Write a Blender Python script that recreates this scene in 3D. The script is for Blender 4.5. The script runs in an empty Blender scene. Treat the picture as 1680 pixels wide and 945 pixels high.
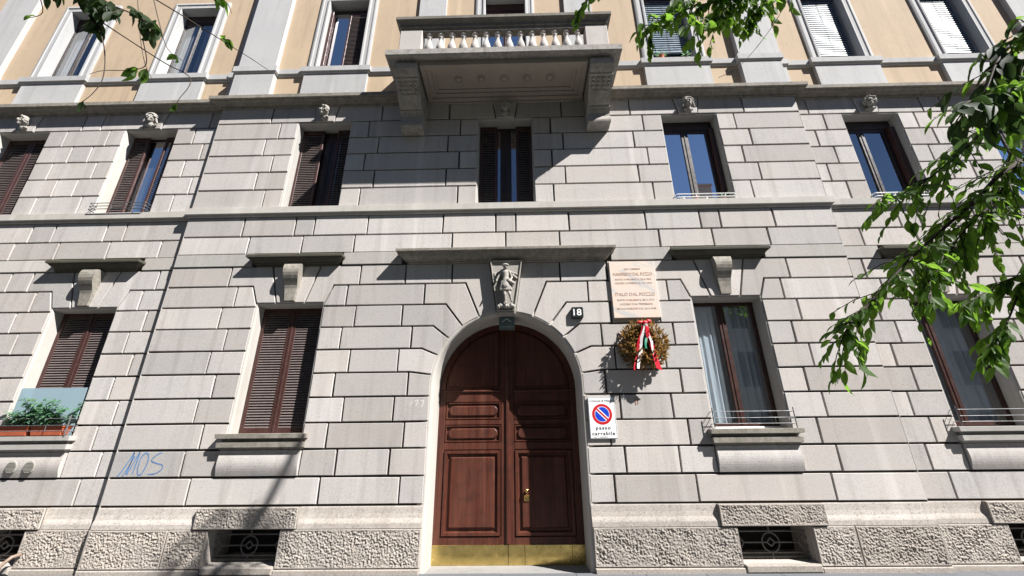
import bpy, bmesh, math, random
from mathutils import Vector, Matrix, Quaternion, noise
rnd = random.Random(11)
R = math.radians
SC = bpy.context.scene
COL = SC.collection

# ------------------------------------------------------------------ camera
FPX, PITCH, YAW, ROLL = 690.0, R(21.35), R(-1.04), R(-0.55)
CAM = Vector((0.246, -7.3, 1.66))
fw = Vector((math.sin(YAW) * math.cos(PITCH), math.cos(YAW) * math.cos(PITCH), math.sin(PITCH)))
r0 = fw.cross(Vector((0, 0, 1))).normalized()
u0 = r0.cross(fw)
cr = r0 * math.cos(ROLL) + u0 * math.sin(ROLL)
cu = u0 * math.cos(ROLL) - r0 * math.sin(ROLL)
cd = bpy.data.cameras.new('camera')
cd.sensor_width = 36
cd.lens = FPX / 1680 * 36
cd.clip_start = 0.05
cd.clip_end = 500
co = bpy.data.objects.new('camera', cd)
COL.objects.link(co)
co.matrix_world = Matrix(((cr.x, cu.x, -fw.x, CAM.x), (cr.y, cu.y, -fw.y, CAM.y), (cr.z, cu.z, -fw.z, CAM.z), (0, 0, 0, 1)))
SC.camera = co

# ------------------------------------------------------------------ sky, sun, exposure
SUN = Vector((1.55, -1.0, 2.0)).normalized()
w = bpy.data.worlds.new('World')
SC.world = w
w.use_nodes = True
sky = w.node_tree.nodes.new('ShaderNodeTexSky')
sky.sky_type = 'NISHITA'
sky.sun_disc = False
sky.sun_elevation = math.asin(SUN.z)
sky.sun_rotation = math.atan2(SUN.x, SUN.y)
sky.air_density = 0.6
sky.dust_density = 0.0
sky.ozone_density = 3.0
bg = w.node_tree.nodes['Background']
w.node_tree.links.new(sky.outputs[0], bg.inputs[0])
bg.inputs[1].default_value = 0.05
sl = bpy.data.lights.new('sun', 'SUN')
sl.energy = 5.0
sl.angle = R(0.53)
sl.color = (1.0, 0.97, 0.935)
so = bpy.data.objects.new('sun', sl)
COL.objects.link(so)
so.rotation_euler = SUN.to_track_quat('Z', 'Y').to_euler()
so.location = (12, -8, 20)
SC.view_settings.view_transform = 'Standard'
SC.view_settings.look = 'None'
SC.view_settings.gamma = 1
SC.view_settings.exposure = 1.33
SC.view_settings.use_curve_mapping = False

# ------------------------------------------------------------------ materials
class NT:
    def __init__(s, name):
        s.m = bpy.data.materials.new(name)
        s.m.use_nodes = True
        s.t = s.m.node_tree
        s.b = s.t.nodes['Principled BSDF']
        s.out = s.t.nodes['Material Output']
        g = s.t.nodes.new('ShaderNodeNewGeometry')
        s.pos = g.outputs['Position']
    def n(s, ty, **k):
        x = s.t.nodes.new(ty)
        for a, v in k.items():
            setattr(x, a, v)
        return x
    def l(s, a, b):
        s.t.links.new(a, b)
    def scale(s, v, sc):
        x = s.n('ShaderNodeVectorMath', operation='MULTIPLY')
        s.l(v, x.inputs[0]); x.inputs[1].default_value = sc
        return x.outputs[0]
    def noise(s, sc, det=3, rough=.55, vec=None, dist=0):
        x = s.n('ShaderNodeTexNoise')
        s.l(vec or s.pos, x.inputs['Vector'])
        x.inputs['Scale'].default_value = sc
        x.inputs['Detail'].default_value = det
        x.inputs['Roughness'].default_value = rough
        x.inputs['Distortion'].default_value = dist
        return x.outputs['Fac']
    def ramp(s, f, a, b, lo=0., hi=1.):
        x = s.n('ShaderNodeMapRange')
        s.l(f, x.inputs[0])
        for i, v in enumerate((a, b, lo, hi)):
            x.inputs[i + 1].default_value = v
        return x.outputs[0]
    def mix(s, f, a, b, mode='MIX'):
        x = s.n('ShaderNodeMix', data_type='RGBA', blend_type=mode)
        if isinstance(f, float): x.inputs[0].default_value = f
        else: s.l(f, x.inputs[0])
        for i, c in ((6, a), (7, b)):
            if isinstance(c, tuple): x.inputs[i].default_value = (*c, 1)
            else: s.l(c, x.inputs[i])
        return x.outputs[2]
    def mul(s, a, b):
        x = s.n('ShaderNodeMath', operation='MULTIPLY')
        for i, c in ((0, a), (1, b)):
            if isinstance(c, float): x.inputs[i].default_value = c
            else: s.l(c, x.inputs[i])
        return x.outputs[0]
    def add(s, a, b):
        x = s.n('ShaderNodeMath', operation='ADD')
        for i, c in ((0, a), (1, b)):
            if isinstance(c, float): x.inputs[i].default_value = c
            else: s.l(c, x.inputs[i])
        return x.outputs[0]
    def rand(s):
        return s.n('ShaderNodeObjectInfo').outputs['Random']
    def bump(s, h, st=.3, d=.01):
        x = s.n('ShaderNodeBump')
        x.inputs['Strength'].default_value = st
        x.inputs['Distance'].default_value = d
        s.l(h, x.inputs['Height'])
        s.l(x.outputs[0], s.b.inputs['Normal'])
    def set(s, col=None, rough=None, metal=None, spec=None):
        if col is not None:
            if isinstance(col, tuple): s.b.inputs['Base Color'].default_value = (*col, 1)
            else: s.l(col, s.b.inputs['Base Color'])
        if rough is not None:
            if isinstance(rough, float): s.b.inputs['Roughness'].default_value = rough
            else: s.l(rough, s.b.inputs['Roughness'])
        if metal is not None: s.b.inputs['Metallic'].default_value = metal
        if spec is not None: s.b.inputs['Specular IOR Level'].default_value = spec
        return s.m

M = {}
def stone_mat(name, c1, c2, dirt, speck=.5, bump=.35, var=.15, streak=.6, moss=0.):
    t = NT(name)
    big = t.noise(.9, 4)
    col = t.mix(t.ramp(big, .35, .65), c1, c2)
    st = t.noise(1.0, 4, .6, t.scale(t.pos, (5, 5, .35)))
    col = t.mix(t.mul(t.ramp(st, .52, .75), streak), col, dirt)
    bl = t.noise(7, 5, .65)
    col = t.mix(t.mul(t.ramp(bl, .55, .8), .35), col, dirt)
    sp = t.noise(42, 4, .75)
    col = t.mix(t.mul(t.ramp(sp, .52, .70), speck), col, (dirt[0] * .45, dirt[1] * .43, dirt[2] * .42))
    sp2 = t.noise(37, 3, .75, t.scale(t.pos, (1.1, 1, 1.03)))
    col = t.mix(t.mul(t.ramp(sp2, .54, .68), speck * .55), col, (min(c1[0] * 1.45, .8), min(c1[1] * 1.45, .8), min(c1[2] * 1.45, .8)))
    pit = t.noise(26, 2, .5)
    col = t.mix(t.mul(t.ramp(pit, .70, .74), .55), col, (dirt[0] * .4, dirt[1] * .38, dirt[2] * .36))
    if moss:
        mo = t.noise(11, 6, .7)
        col = t.mix(t.mul(t.ramp(mo, .42, .62), moss), col, (.085, .082, .06))
    wn = t.n('ShaderNodeTexWhiteNoise', noise_dimensions='1D'); t.l(t.rand(), wn.inputs['W'])
    col = t.mix(t.mul(wn.outputs['Value'], var * 1.8), col, (c1[0] * 1.0, c1[1] * .90, c1[2] * .80))
    dr = t.noise(1.0, 3, .5, t.scale(t.pos, (3.1, 3.1, .22)))
    col = t.mix(t.mul(t.ramp(dr, .60, .72), streak * .7), col, (min(c1[0] * 1.3, .75), min(c1[1] * 1.3, .75), min(c1[2] * 1.3, .75)))
    v = t.ramp(t.rand(), 0, 1, 1 - var, 1 + var)
    vv = t.n('ShaderNodeCombineColor')
    for i in range(3): t.l(v, vv.inputs[i])
    col = t.mix(1.0, col, vv.outputs[0], 'MULTIPLY')
    h = t.add(t.noise(130, 3, .7), t.mul(t.noise(20, 3), .6))
    t.bump(h, bump, .006)
    M[name] = t.set(col, .88, spec=.25)
stone_mat('stone', (.44, .415, .395), (.40, .385, .375), (.25, .235, .22))
stone_mat('smooth_stone', (.41, .395, .37), (.37, .36, .34), (.27, .25, .22), .3, .15)
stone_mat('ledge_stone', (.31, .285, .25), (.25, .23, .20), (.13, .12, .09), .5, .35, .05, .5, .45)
stone_mat('shaded_ledge', (.10, .095, .075), (.07, .066, .05), (.04, .04, .027), .5, .6, .05, .5, .75)  # mossy; shade of the down-facing hood front is put into the colour
stone_mat('plinth_stone', (.355, .32, .285), (.30, .275, .25), (.17, .14, .115), .9, .6, .08, .3)
stone_mat('plinth_smooth', (.43, .395, .36), (.38, .35, .32), (.2, .17, .145), .9, .4, .08, .45)
stone_mat('carved_stone', (.35, .33, .30), (.29, .275, .25), (.16, .145, .12), .4, .4, .03, .4)
stone_mat('soffit_stone', (.36, .31, .26), (.31, .27, .23), (.2, .17, .14), .3, .2, .03, .2)
stone_mat('grey_plaster', (.42, .42, .415), (.385, .385, .385), (.25, .245, .235), .15, .12, .05, .45)
stone_mat('stucco', (.46, .355, .245), (.42, .325, .225), (.29, .225, .16), .15, .2, .0, .55)
stone_mat('balcony_stone', (.36, .34, .315), (.28, .265, .25), (.14, .13, .11), .6, .5, .05, .6, .35)
stone_mat('shaded_rail_stone', (.22, .205, .18), (.15, .14, .125), (.07, .065, .055), .6, .5, .05, .6, .4)  # darker copy for the handrail, shade of its sloping front painted in
stone_mat('slab_paving', (.125, .13, .14), (.11, .115, .125), (.07, .07, .075), .5, .3, .06, .1)
stone_mat('threshold_stone', (.22, .215, .21), (.2, .195, .19), (.13, .13, .13), .3, .2)
stone_mat('opposite_plaster', (.42, .38, .32), (.38, .35, .3), (.3, .26, .22), .1, .1, .0, .2)
stone_mat('mortar', (.11, .10, .09), (.09, .08, .07), (.05, .045, .04), .3, .4, .0)

def asphalt():
    t = NT('asphalt')
    c = t.mix(t.ramp(t.noise(160, 3, .7), .35, .7), (.035, .035, .037), (.075, .075, .078))
    c = t.mix(t.mul(t.ramp(t.noise(.8, 4), .4, .7), .4), c, (.09, .088, .085))
    t.bump(t.noise(150, 2), .5, .004)
    M['asphalt'] = t.set(c, .85)
asphalt()
def wood():
    t = NT('door_wood')
    v = t.scale(t.pos, (26, 26, 1.1))
    a = t.noise(1.0, 5, .65, v, .6)
    b = t.noise(1.0, 3, .5, t.scale(t.pos, (7, 7, .5)))
    c = t.mix(t.ramp(a, .3, .7), (.036, .0100, .0062), (.100, .028, .0155))
    c = t.mix(t.mul(t.ramp(b, .45, .7), .5), c, (.125, .043, .025))
    c = t.mix(t.mul(t.ramp(t.noise(6, 5), .5, .75), .55), c, (.022, .010, .008))
    t.bump(a, .12, .003)
    M['door_wood'] = t.set(c, t.ramp(b, .3, .7, .38, .55), spec=.4)
wood()
def paint(name, c, rough=.5, var=.12, metal=0., spec=.4, dust=None):
    t = NT(name)
    d = tuple(x * (1 - var * 2) for x in c)
    col = t.mix(t.ramp(t.noise(6, 5, .6), .35, .7), c, d)
    if dust: col = t.mix(t.mul(t.ramp(t.noise(17, 4), .45, .75), .5), col, dust)
    M[name] = t.set(col, t.ramp(t.noise(9, 3), .3, .7, rough - .08, rough + .1), metal, spec)
paint('shutter_paint', (.058, .024, .02), .45, dust=(.085, .045, .04))
paint('slat_paint', (.150, .118, .112), .5, dust=(.2, .17, .16))
paint('frame_paint', (.05, .022, .018), .38)
paint('dark_frame', (.03, .02, .018), .4)
paint('iron', (.10, .105, .11), .5, dust=(.2, .19, .18))
paint('grille_iron', (.13, .125, .12), .6, dust=(.22, .21, .2))
paint('steel_rail', (.13, .135, .14), .5, metal=.2)
paint('brass', (.74, .56, .20), .24, .12, 1.)
paint('white_paint', (.78, .78, .77), .4, .04)
paint('sign_white', (.76, .78, .78), .35, .04)
paint('sign_red', (.50, .012, .02), .35, .05)
paint('sign_blue', (.008, .05, .50), .35, .05)
paint('ink', (.03, .03, .035), .5)
paint('number_black', (.012, .018, .02), .3)
def marble():
    t = NT('plaque_marble')
    v = t.n('ShaderNodeVectorRotate', rotation_type='Y_AXIS'); t.l(t.pos, v.inputs['Vector']); v.inputs['Angle'].default_value = -.55
    ve = t.noise(1.0, 4, .6, t.scale(v.outputs[0], (1.6, 3, 7)), .4)
    c = t.mix(t.ramp(t.noise(5, 3), .35, .65), (.64, .51, .42), (.60, .52, .46))
    c = t.mix(t.mul(t.ramp(ve, .54, .64), .6), c, (.38, .41, .43))
    M['plaque_marble'] = t.set(c, .4)
marble()
paint('plaque_letter', (.44, .28, .205), .6, .15)
paint('terracotta', (.42, .10, .045), .7, .15)
paint('rust_mark', (.33, .13, .09), .8, .2)
paint('chalk_mark', (.62, .60, .58), .9, .05)
paint('ribbon_red', (.55, .015, .03), .4)
paint('ribbon_white', (.72, .68, .68), .45, .05)
paint('ribbon_green', (.03, .25, .16), .5)
paint('curtain_grey', (.27, .26, .27), .8, .1)
paint('curtain_white', (.74, .76, .78), .8, .06)
paint('blind_silver', (.17, .225, .275), .35, .05, .0)
paint('vent_plastic', (.34, .33, .29), .6)
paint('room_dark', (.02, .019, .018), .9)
paint('graffiti_blue', (.10, .22, .44), .7, .2)
paint('lamp_grey', (.10, .14, .14), .4)
paint('pipe_paint', (.34, .25, .19), .5, .2)
paint('soil', (.05, .035, .025), .9)
paint('bark', (.11, .085, .065), .9, .25, dust=(.19, .16, .13))
paint('twig', (.06, .04, .032), .8, .2)

def glass(name, ior=.3, tint=(.80, .86, .90)):
    t = NT(name)
    tr = t.n('ShaderNodeBsdfTransparent'); tr.inputs[0].default_value = (*tint, 1)
    gl = t.n('ShaderNodeBsdfGlossy'); gl.inputs['Roughness'].default_value = .015
    gl.inputs[0].default_value = (.95, .97, 1, 1)
    b = t.n('ShaderNodeBump'); b.inputs['Strength'].default_value = .012; b.inputs['Distance'].default_value = .02
    t.l(t.noise(1.6, 2), b.inputs['Height']); t.l(b.outputs[0], gl.inputs['Normal'])
    f = t.n('ShaderNodeLayerWeight'); f.inputs[0].default_value = .5
    pw = t.n('ShaderNodeMath', operation='POWER'); t.l(f.outputs['Facing'], pw.inputs[0]); pw.inputs[1].default_value = 4.
    fac = t.ramp(pw.outputs[0], 0, 1, ior, 1.)
    mx = t.n('ShaderNodeMixShader')
    t.l(fac, mx.inputs[0]); t.l(tr.outputs[0], mx.inputs[1]); t.l(gl.outputs[0], mx.inputs[2])
    t.l(mx.outputs[0], t.out.inputs[0])
    M[name] = t.m
glass('window_glass', .30)
glass('upper_glass', .78)
def screen():
    t = NT('screen_glass')
    t.set((.36, .47, .53), .25)
    tr = t.n('ShaderNodeBsdfTransparent'); tr.inputs[0].default_value = (.55, .75, .82, 1)
    mx = t.n('ShaderNodeMixShader'); mx.inputs[0].default_value = .65
    t.l(tr.outputs[0], mx.inputs[1]); t.l(t.b.outputs[0], mx.inputs[2]); t.l(mx.outputs[0], t.out.inputs[0])
    M['screen_glass'] = t.m
screen()

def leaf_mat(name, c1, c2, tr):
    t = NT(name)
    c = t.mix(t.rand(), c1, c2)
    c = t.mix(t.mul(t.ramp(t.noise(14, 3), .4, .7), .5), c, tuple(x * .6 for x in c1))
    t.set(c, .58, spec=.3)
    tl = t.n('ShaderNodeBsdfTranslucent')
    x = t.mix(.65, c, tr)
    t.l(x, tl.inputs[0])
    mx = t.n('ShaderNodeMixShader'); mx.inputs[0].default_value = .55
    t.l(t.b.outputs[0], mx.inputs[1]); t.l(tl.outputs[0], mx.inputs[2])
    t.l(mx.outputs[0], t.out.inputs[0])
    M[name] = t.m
leaf_mat('leaf', (.04, .095, .016), (.105, .19, .032), (.27, .50, .05))
leaf_mat('shaded_leaf', (.022, .042, .016), (.04, .07, .025), (.06, .11, .025))  # copy of the leaf with backlit, shaded undersides put into the colour
leaf_mat('planter_leaf', (.10, .24, .14), (.19, .36, .22), (.25, .42, .2))
leaf_mat('dry_leaf', (.27, .15, .045), (.46, .29, .11), (.36, .2, .06))
leaf_mat('dry_leaf_dark', (.12, .075, .025), (.22, .14, .05), (.16, .1, .03))

# ------------------------------------------------------------------ helpers
def mesh_obj(name, me, parent=None, **props):
    o = bpy.data.objects.new(name, me)
    COL.objects.link(o)
    if parent: o.parent = parent
    for k, v in props.items(): o[k] = v
    return o
def empty(name, parent=None, loc=(0, 0, 0), **props):
    o = bpy.data.objects.new(name, None)
    COL.objects.link(o)
    o.location = loc
    o.empty_display_size = .2
    if parent: o.parent = parent
    for k, v in props.items(): o[k] = v
    return o

class G:
    """collects verts and faces for one mesh"""
    def __init__(s): s.v, s.f, s.mi = [], [], []
    def add(s, vs, fs, mi=0):
        o = len(s.v)
        s.v += [tuple(v) for v in vs]
        s.f += [tuple(i + o for i in f) for f in fs]
        s.mi += [mi] * len(fs)
        return s
    def box(s, x0, x1, y0, y1, z0, z1, b=0., mi=0):
        if b <= 0:
            vs = [(x, y, z) for z in (z0, z1) for y in (y0, y1) for x in (x0, x1)]
            return s.add(vs, [(0, 1, 3, 2)[::-1], (4, 5, 7, 6), (0, 1, 5, 4), (2, 6, 7, 3), (0, 4, 6, 2), (1, 3, 7, 5)], mi)
        return s.prism([(x0, z0), (x1, z0), (x1, z1), (x0, z1)], y0, y1, b, mi)
    def prism(s, poly, y0, y1, b=0., mi=0):
        """poly in (x,z), counter-clockwise seen from -y; front at y0 with a bevel b"""
        n = len(poly)
        rings = []
        if b > 0:
            rings.append([(x, y0, z) for x, z in inset(poly, b)])
            rings.append([(x, y0 + b, z) for x, z in poly])
        else:
            rings.append([(x, y0, z) for x, z in poly])
        rings.append([(x, y1, z) for x, z in poly])
        vs = [p for r in rings for p in r]
        fs = [tuple(range(n))]
        for k in range(len(rings) - 1):
            for i in range(n):
                j = (i + 1) % n
                fs.append((k * n + i, (k + 1) * n + i, (k + 1) * n + j, k * n + j))
        fs.append(tuple((len(rings) - 1) * n + i for i in range(n))[::-1])
        return s.add(vs, fs, mi)
    def tube(s, pts, r, n=6, mi=0, cap=True):
        pts = [Vector(p) for p in pts]
        rs = r if isinstance(r, (list, tuple)) else [r] * len(pts)
        vs, fs = [], []
        prev = None
        for i, p in enumerate(pts):
            d = (pts[min(i + 1, len(pts) - 1)] - pts[max(i - 1, 0)])
            if d.length < 1e-9: d = Vector((0, 0, 1))
            d.normalize()
            if prev is None:
                a = Vector((0, 0, 1)) if abs(d.z) < .9 else Vector((1, 0, 0))
                prev = d.cross(a).normalized()
            a = (prev - d * prev.dot(d))
            if a.length < 1e-6: a = d.orthogonal()
            a.normalize(); prev = a
            b = d.cross(a)
            for k in range(n):
                t = 2 * math.pi * k / n
                vs.append(p + (a * math.cos(t) + b * math.sin(t)) * rs[i])
        for i in range(len(pts) - 1):
            for k in range(n):
                k2 = (k + 1) % n
                fs.append((i * n + k, i * n + k2, (i + 1) * n + k2, (i + 1) * n + k))
        if cap:
            fs.append(tuple(range(n))[::-1]); fs.append(tuple((len(pts) - 1) * n + k for k in range(n)))
        return s.add(vs, fs, mi)
    def lathe(s, prof, c, n=14, mi=0):
        """prof (r,z) turned about the vertical through c"""
        vs, fs = [], []
        for r, z in prof:
            for k in range(n):
                t = 2 * math.pi * k / n
                vs.append((c[0] + r * math.cos(t), c[1] + r * math.sin(t), c[2] + z))
        for i in range(len(prof) - 1):
            for k in range(n):
                k2 = (k + 1) % n
                fs.append((i * n + k, i * n + k2, (i + 1) * n + k2, (i + 1) * n + k))
        fs.append(tuple(range(n))[::-1]); fs.append(tuple((len(prof) - 1) * n + k for k in range(n)))
        return s.add(vs, fs, mi)
    def disc(s, cx, cz, r, y0, y1, n=24, mi=0, rz=None, b=0.):
        rz = rz or r
        return s.prism([(cx + r * math.cos(2 * math.pi * k / n), cz + rz * math.sin(2 * math.pi * k / n)) for k in range(n)], y0, y1, b, mi)
    def ellip(s, c, r, nu=12, nv=8, rot=None):
        vs, fs = [], []
        for j in range(1, nv):
            p = math.pi * j / nv
            for i in range(nu):
                t = 2 * math.pi * i / nu
                v = Vector((r[0] * math.sin(p) * math.cos(t), r[1] * math.sin(p) * math.sin(t), r[2] * math.cos(p)))
                if rot: v = rot @ v
                vs.append(v + Vector(c))
        top = Vector((0, 0, r[2])); 
        if rot: top = rot @ top
        vs.append(Vector(c) + top); vs.append(Vector(c) - top)
        for j in range(nv - 2):
            for i in range(nu):
                i2 = (i + 1) % nu
                fs.append((j * nu + i, (j + 1) * nu + i, (j + 1) * nu + i2, j * nu + i2))
        T = len(vs) - 2
        for i in range(nu):
            i2 = (i + 1) % nu
            fs.append((T, i, i2)); fs.append((T + 1, (nv - 2) * nu + i2, (nv - 2) * nu + i))
        return s.add(vs, fs)
    def ledge(s, x0, x1, y0, prof, back=.05, ends=(1, 1)):
        """moulding: prof [(out,z)...] from bottom to top, returned round both ends"""
        vs, fs = [], []
        for o, z in prof:
            a = x0 - (o if ends[0] else 0); b = x1 + (o if ends[1] else 0)
            vs += [(a, y0 + back, z), (a, y0 - o, z), (b, y0 - o, z), (b, y0 + back, z)]
        n = len(prof)
        for i in range(n - 1):
            for k in range(3):
                fs.append((i * 4 + k, i * 4 + k + 1, (i + 1) * 4 + k + 1, (i + 1) * 4 + k))
        fs.append((0, 3, 2, 1)); q = (n - 1) * 4
        fs.append((q, q + 1, q + 2, q + 3))
        return s.add(vs, fs)
    def build(s, name, mat, parent=None, smooth=False, auto=None, **props):
        me = bpy.data.meshes.new(name)
        me.from_pydata(s.v, [], s.f)
        mats = mat if isinstance(mat, (list, tuple)) else [mat]
        for m in mats: me.materials.append(M[m])
        if len(mats) > 1:
            for p, i in zip(me.polygons, s.mi): p.material_index = i
        if smooth:
            for p in me.polygons: p.use_smooth = True
        me.validate()
        me.update()
        if auto:
            me.set_sharp_from_angle(angle=R(auto))
        return mesh_obj(name, me, parent, **props)

def inset(poly, ds):
    n = len(poly)
    if not isinstance(ds, (list, tuple)): ds = [ds] * n
    out = []
    for i in range(n):
        p0, p1, p2 = poly[i - 1], poly[i], poly[(i + 1) % n]
        d1, d2 = ds[i - 1], ds[i]
        e1 = (p1[0] - p0[0], p1[1] - p0[1]); e2 = (p2[0] - p1[0], p2[1] - p1[1])
        l1 = math.hypot(*e1) or 1e-9; l2 = math.hypot(*e2) or 1e-9
        n1 = (-e1[1] / l1, e1[0] / l1); n2 = (-e2[1] / l2, e2[0] / l2)
        a = (p0[0] + n1[0] * d1, p0[1] + n1[1] * d1); b = (p1[0] + n2[0] * d2, p1[1] + n2[1] * d2)
        cr_ = e1[0] * e2[1] - e1[1] * e2[0]
        if abs(cr_) < 1e-4 * l1 * l2 + 1e-12:
            d = (d1 + d2) / 2
            out.append((p1[0] + n1[0] * d, p1[1] + n1[1] * d)); continue
        t = ((b[0] - a[0]) * e2[1] - (b[1] - a[1]) * e2[0]) / cr_
        out.append((a[0] + e1[0] * t, a[1] + e1[1] * t))
    return out

def remeshed(g, name, mat, parent, vox=.01, smooth_it=2, **props):
    """fuse overlapping blobs into one continuous carved surface"""
    o = g.build(name, mat)
    m = o.modifiers.new('r', 'REMESH'); m.mode = 'VOXEL'; m.voxel_size = vox
    m2 = o.modifiers.new('s', 'SMOOTH'); m2.iterations = smooth_it; m2.factor = .5
    bpy.context.view_layer.update()
    dg = bpy.context.evaluated_depsgraph_get()
    me = bpy.data.meshes.new_from_object(o.evaluated_get(dg))
    me.name = name
    bpy.data.objects.remove(o)
    for p in me.polygons: p.use_smooth = True
    if not me.materials: me.materials.append(M[mat])
    return mesh_obj(name, me, parent, **props)

def text(name, s, mat, parent, x, y, z, width, height=None, depth=.002, bold=0., space=1.):
    """lettering on a surface that faces -y, centred on (x,z)"""
    c = bpy.data.curves.new('t', 'FONT')
    c.body = s; c.align_x = 'CENTER'; c.align_y = 'CENTER'; c.extrude = depth; c.offset = bold; c.space_character = space
    c.resolution_u = 3
    o = bpy.data.objects.new('t', c); COL.objects.link(o)
    bpy.context.view_layer.update()
    dg = bpy.context.evaluated_depsgraph_get()
    me = bpy.data.meshes.new_from_object(o.evaluated_get(dg))
    bpy.data.objects.remove(o)
    xs = [v.co.x for v in me.vertices]; ys = [v.co.y for v in me.vertices]
    sx = width / (max(xs) - min(xs)); sy = (height / (max(ys) - min(ys))) if height else sx
    mx, my = (max(xs) + min(xs)) / 2, (max(ys) + min(ys)) / 2
    for v in me.vertices:
        a = v.co
        v.co = Vector((x + (a.x - mx) * sx, y - a.z, z + (a.y - my) * sy))
    me.materials.clear(); me.materials.append(M[mat])
    me.name = name
    return mesh_obj(name, me, parent)

# ------------------------------------------------------------------ ground
GZ = 0.0
DZ = -0.04                                # threshold level at the door
g = G(); g.add([(-60, -60, GZ - .16), (60, -60, GZ - .16), (60, 30, GZ - .16), (-60, 30, GZ - .16)], [(0, 1, 2, 3)])
g.build('ground', 'asphalt', kind='structure')
g = G(); g.add([(-60, -12, GZ - .125), (60, -12, GZ - .125), (60, -3.15, GZ - .125), (-60, -3.15, GZ - .125)], [(0, 1, 2, 3)])
g.build('road', 'asphalt', kind='structure')
pav = G().box(-40, 40, -3.0, .0, GZ - .16, GZ - .006).build('pavement', 'mortar', kind='structure')
for row in range(6):
    x = -9.2 - (row % 2) * .5
    while x < 9.2:
        L = .82 + .3 * rnd.random()
        y0 = -3.0 + row * .5
        G().box(x + .004, x + L - .004, y0 + .004, y0 + .496, GZ - .05, GZ + rnd.uniform(-.002, .002), .004).build('paving_slab', 'slab_paving', pav)
        x += L
kerb = G().box(-40, 40, -3.15, -3.0, GZ - .16, GZ + .004).build('kerb', 'threshold_stone', kind='structure')
far = G().box(-40, 40, -15.5, -12.0, GZ - .16, GZ).build('pavement', 'slab_paving', kind='structure')
G().box(-40, 40, -12.0, -11.85, GZ - .16, GZ + .004).build('kerb', 'threshold_stone', kind='structure')

# ------------------------------------------------------------------ the building
BLD = empty('apartment_building', label='grey rusticated stone apartment building with arched brown door, balcony and ochre stucco upper floor', category='building')
E_, WY = 6.43, 0.10                       # half width of the projecting bay, setback of the wings
CZ, AR = 2.748, 1.317                     # arch centre height and radius
ZC = [.914 + .413 * i for i in range(11)] # ground-floor course lines, ZC[10] = 5.045
ZU = [6.36 + .44 * i for i in range(7)]   # first-floor course lines
WC, GH, UH = 4.02, .645, .61              # window axis and half widths
WING = (8.02, 10.97)

def backing(name, x0, x1, z0, z1, y, holes, thick=.4, mat='mortar', parent=BLD):
    xs = sorted({x0, x1, *[min(max(v, x0), x1) for h in holes for v in h[:2]]})
    zs = sorted({z0, z1, *[min(max(v, z0), z1) for h in holes for v in h[2:]]})
    g = G()
    for a, b in zip(xs, xs[1:]):
        for c, d in zip(zs, zs[1:]):
            mx, mz = (a + b) / 2, (c + d) / 2
            if any(h[0] < mx < h[1] and h[2] < mz < h[3] for h in holes): continue
            g.add([(a, y, c), (b, y, c), (b, y, d), (a, y, d)], [(0, 1, 2, 3)])
    g.add([(x0, y, z0), (x0, y, z1), (x0, y + thick, z1), (x0, y + thick, z0)], [(0, 1, 2, 3)])
    g.add([(x1, y, z0), (x1, y, z1), (x1, y + thick, z1), (x1, y + thick, z0)], [(3, 2, 1, 0)])
    return g.build(name, mat, parent)

DY = .06
hg = [(s * WC - GH, s * WC + GH, 1.985, 4.30) for s in (-1, 1)]
hv = [(s * WC - .55, s * WC + .55, .10, .585) for s in (-1, 1)]
hu = [(s * WC - UH, s * WC + UH, 6.36, 8.56) for s in (-1, 0, 1)]
wall_c = backing('ground_storey_wall', -E_ + .012, E_ - .012, GZ, 6.2, DY, hg + hv + [(-1.42, 1.42, GZ, 4.13)])
wall_u = backing('first_storey_wall', -E_ + .012, E_ - .012, 6.2, 9.2, DY, hu)
wings = {}
for s in (-1, 1):
    x0, x1 = (E_ - .2, 16.0) if s > 0 else (-16.0, -E_ + .2)
    hw = [(s * c - GH, s * c + GH, 1.985, 4.30) for c in WING] + [(s * c - .47, s * c + .47, .10, .585) for c in WING]
    hx = [(s * c - UH, s * c + UH, 6.36, 8.56) for c in WING]
    wings[s] = (backing('wing_wall', x0, x1, GZ, 6.2, WY + DY, hw), backing('wing_wall', x0, x1, 6.2, 9.2, WY + DY, hx))

# stone blocks -------------------------------------------------------
GROOVE = .016
stuff_blocks = {}
def block(poly, y0, parent, mirror=False, name='stone_block', free=(), mat='stone', groove=GROOVE, depth=.09, bev=.006, far_=False):
    """poly: outline on the joint lines (x,z); edges lying on an opening are not cut back"""
    n = len(poly)
    ds = []
    for i in range(n):
        a, b = poly[i], poly[(i + 1) % n]
        d = groove
        if any(abs(a[0] - f) < 1e-4 and abs(b[0] - f) < 1e-4 for f in free): d = 0
        ra, rb = math.hypot(a[0], a[1] - CZ), math.hypot(b[0], b[1] - CZ)
        if abs(ra - AR) < 2e-3 and abs(rb - AR) < 2e-3: d = 0
        if abs(a[1] - b[1]) < 1e-6 and abs(a[1] - 4.30) < 1e-4: d = 0
        if abs(a[1] - b[1]) < 1e-6 and abs(a[1] - 8.56) < 1e-4 and 'key' in name: d = 0
        ds.append(d)
    q = inset(poly, ds)
    if mirror: q = [(-x, z) for x, z in q][::-1]
    dy = rnd.uniform(-.0035, .0035)
    if len(q) == 4: q = [(x + rnd.uniform(-.005, .005), z + rnd.uniform(-.004, .004)) for x, z in q]
    if far_:
        stuff_blocks.setdefault(parent, G()).prism(q, y0 + dy, y0 + depth, bev)
        return
    g = G().prism(q, y0 + dy, y0 + depth, bev)
    return g.build(name, mat, parent)
def rect(x0, x1, z0, z1): return [(x0, z0), (x1, z0), (x1, z1), (x0, z1)]
def ang(k): return (AR * math.cos(k), CZ + AR * math.sin(k))
def arc(k0, k1, n=6): return [ang(k0 + (k1 - k0) * i / n) for i in range(n + 1)]
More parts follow.
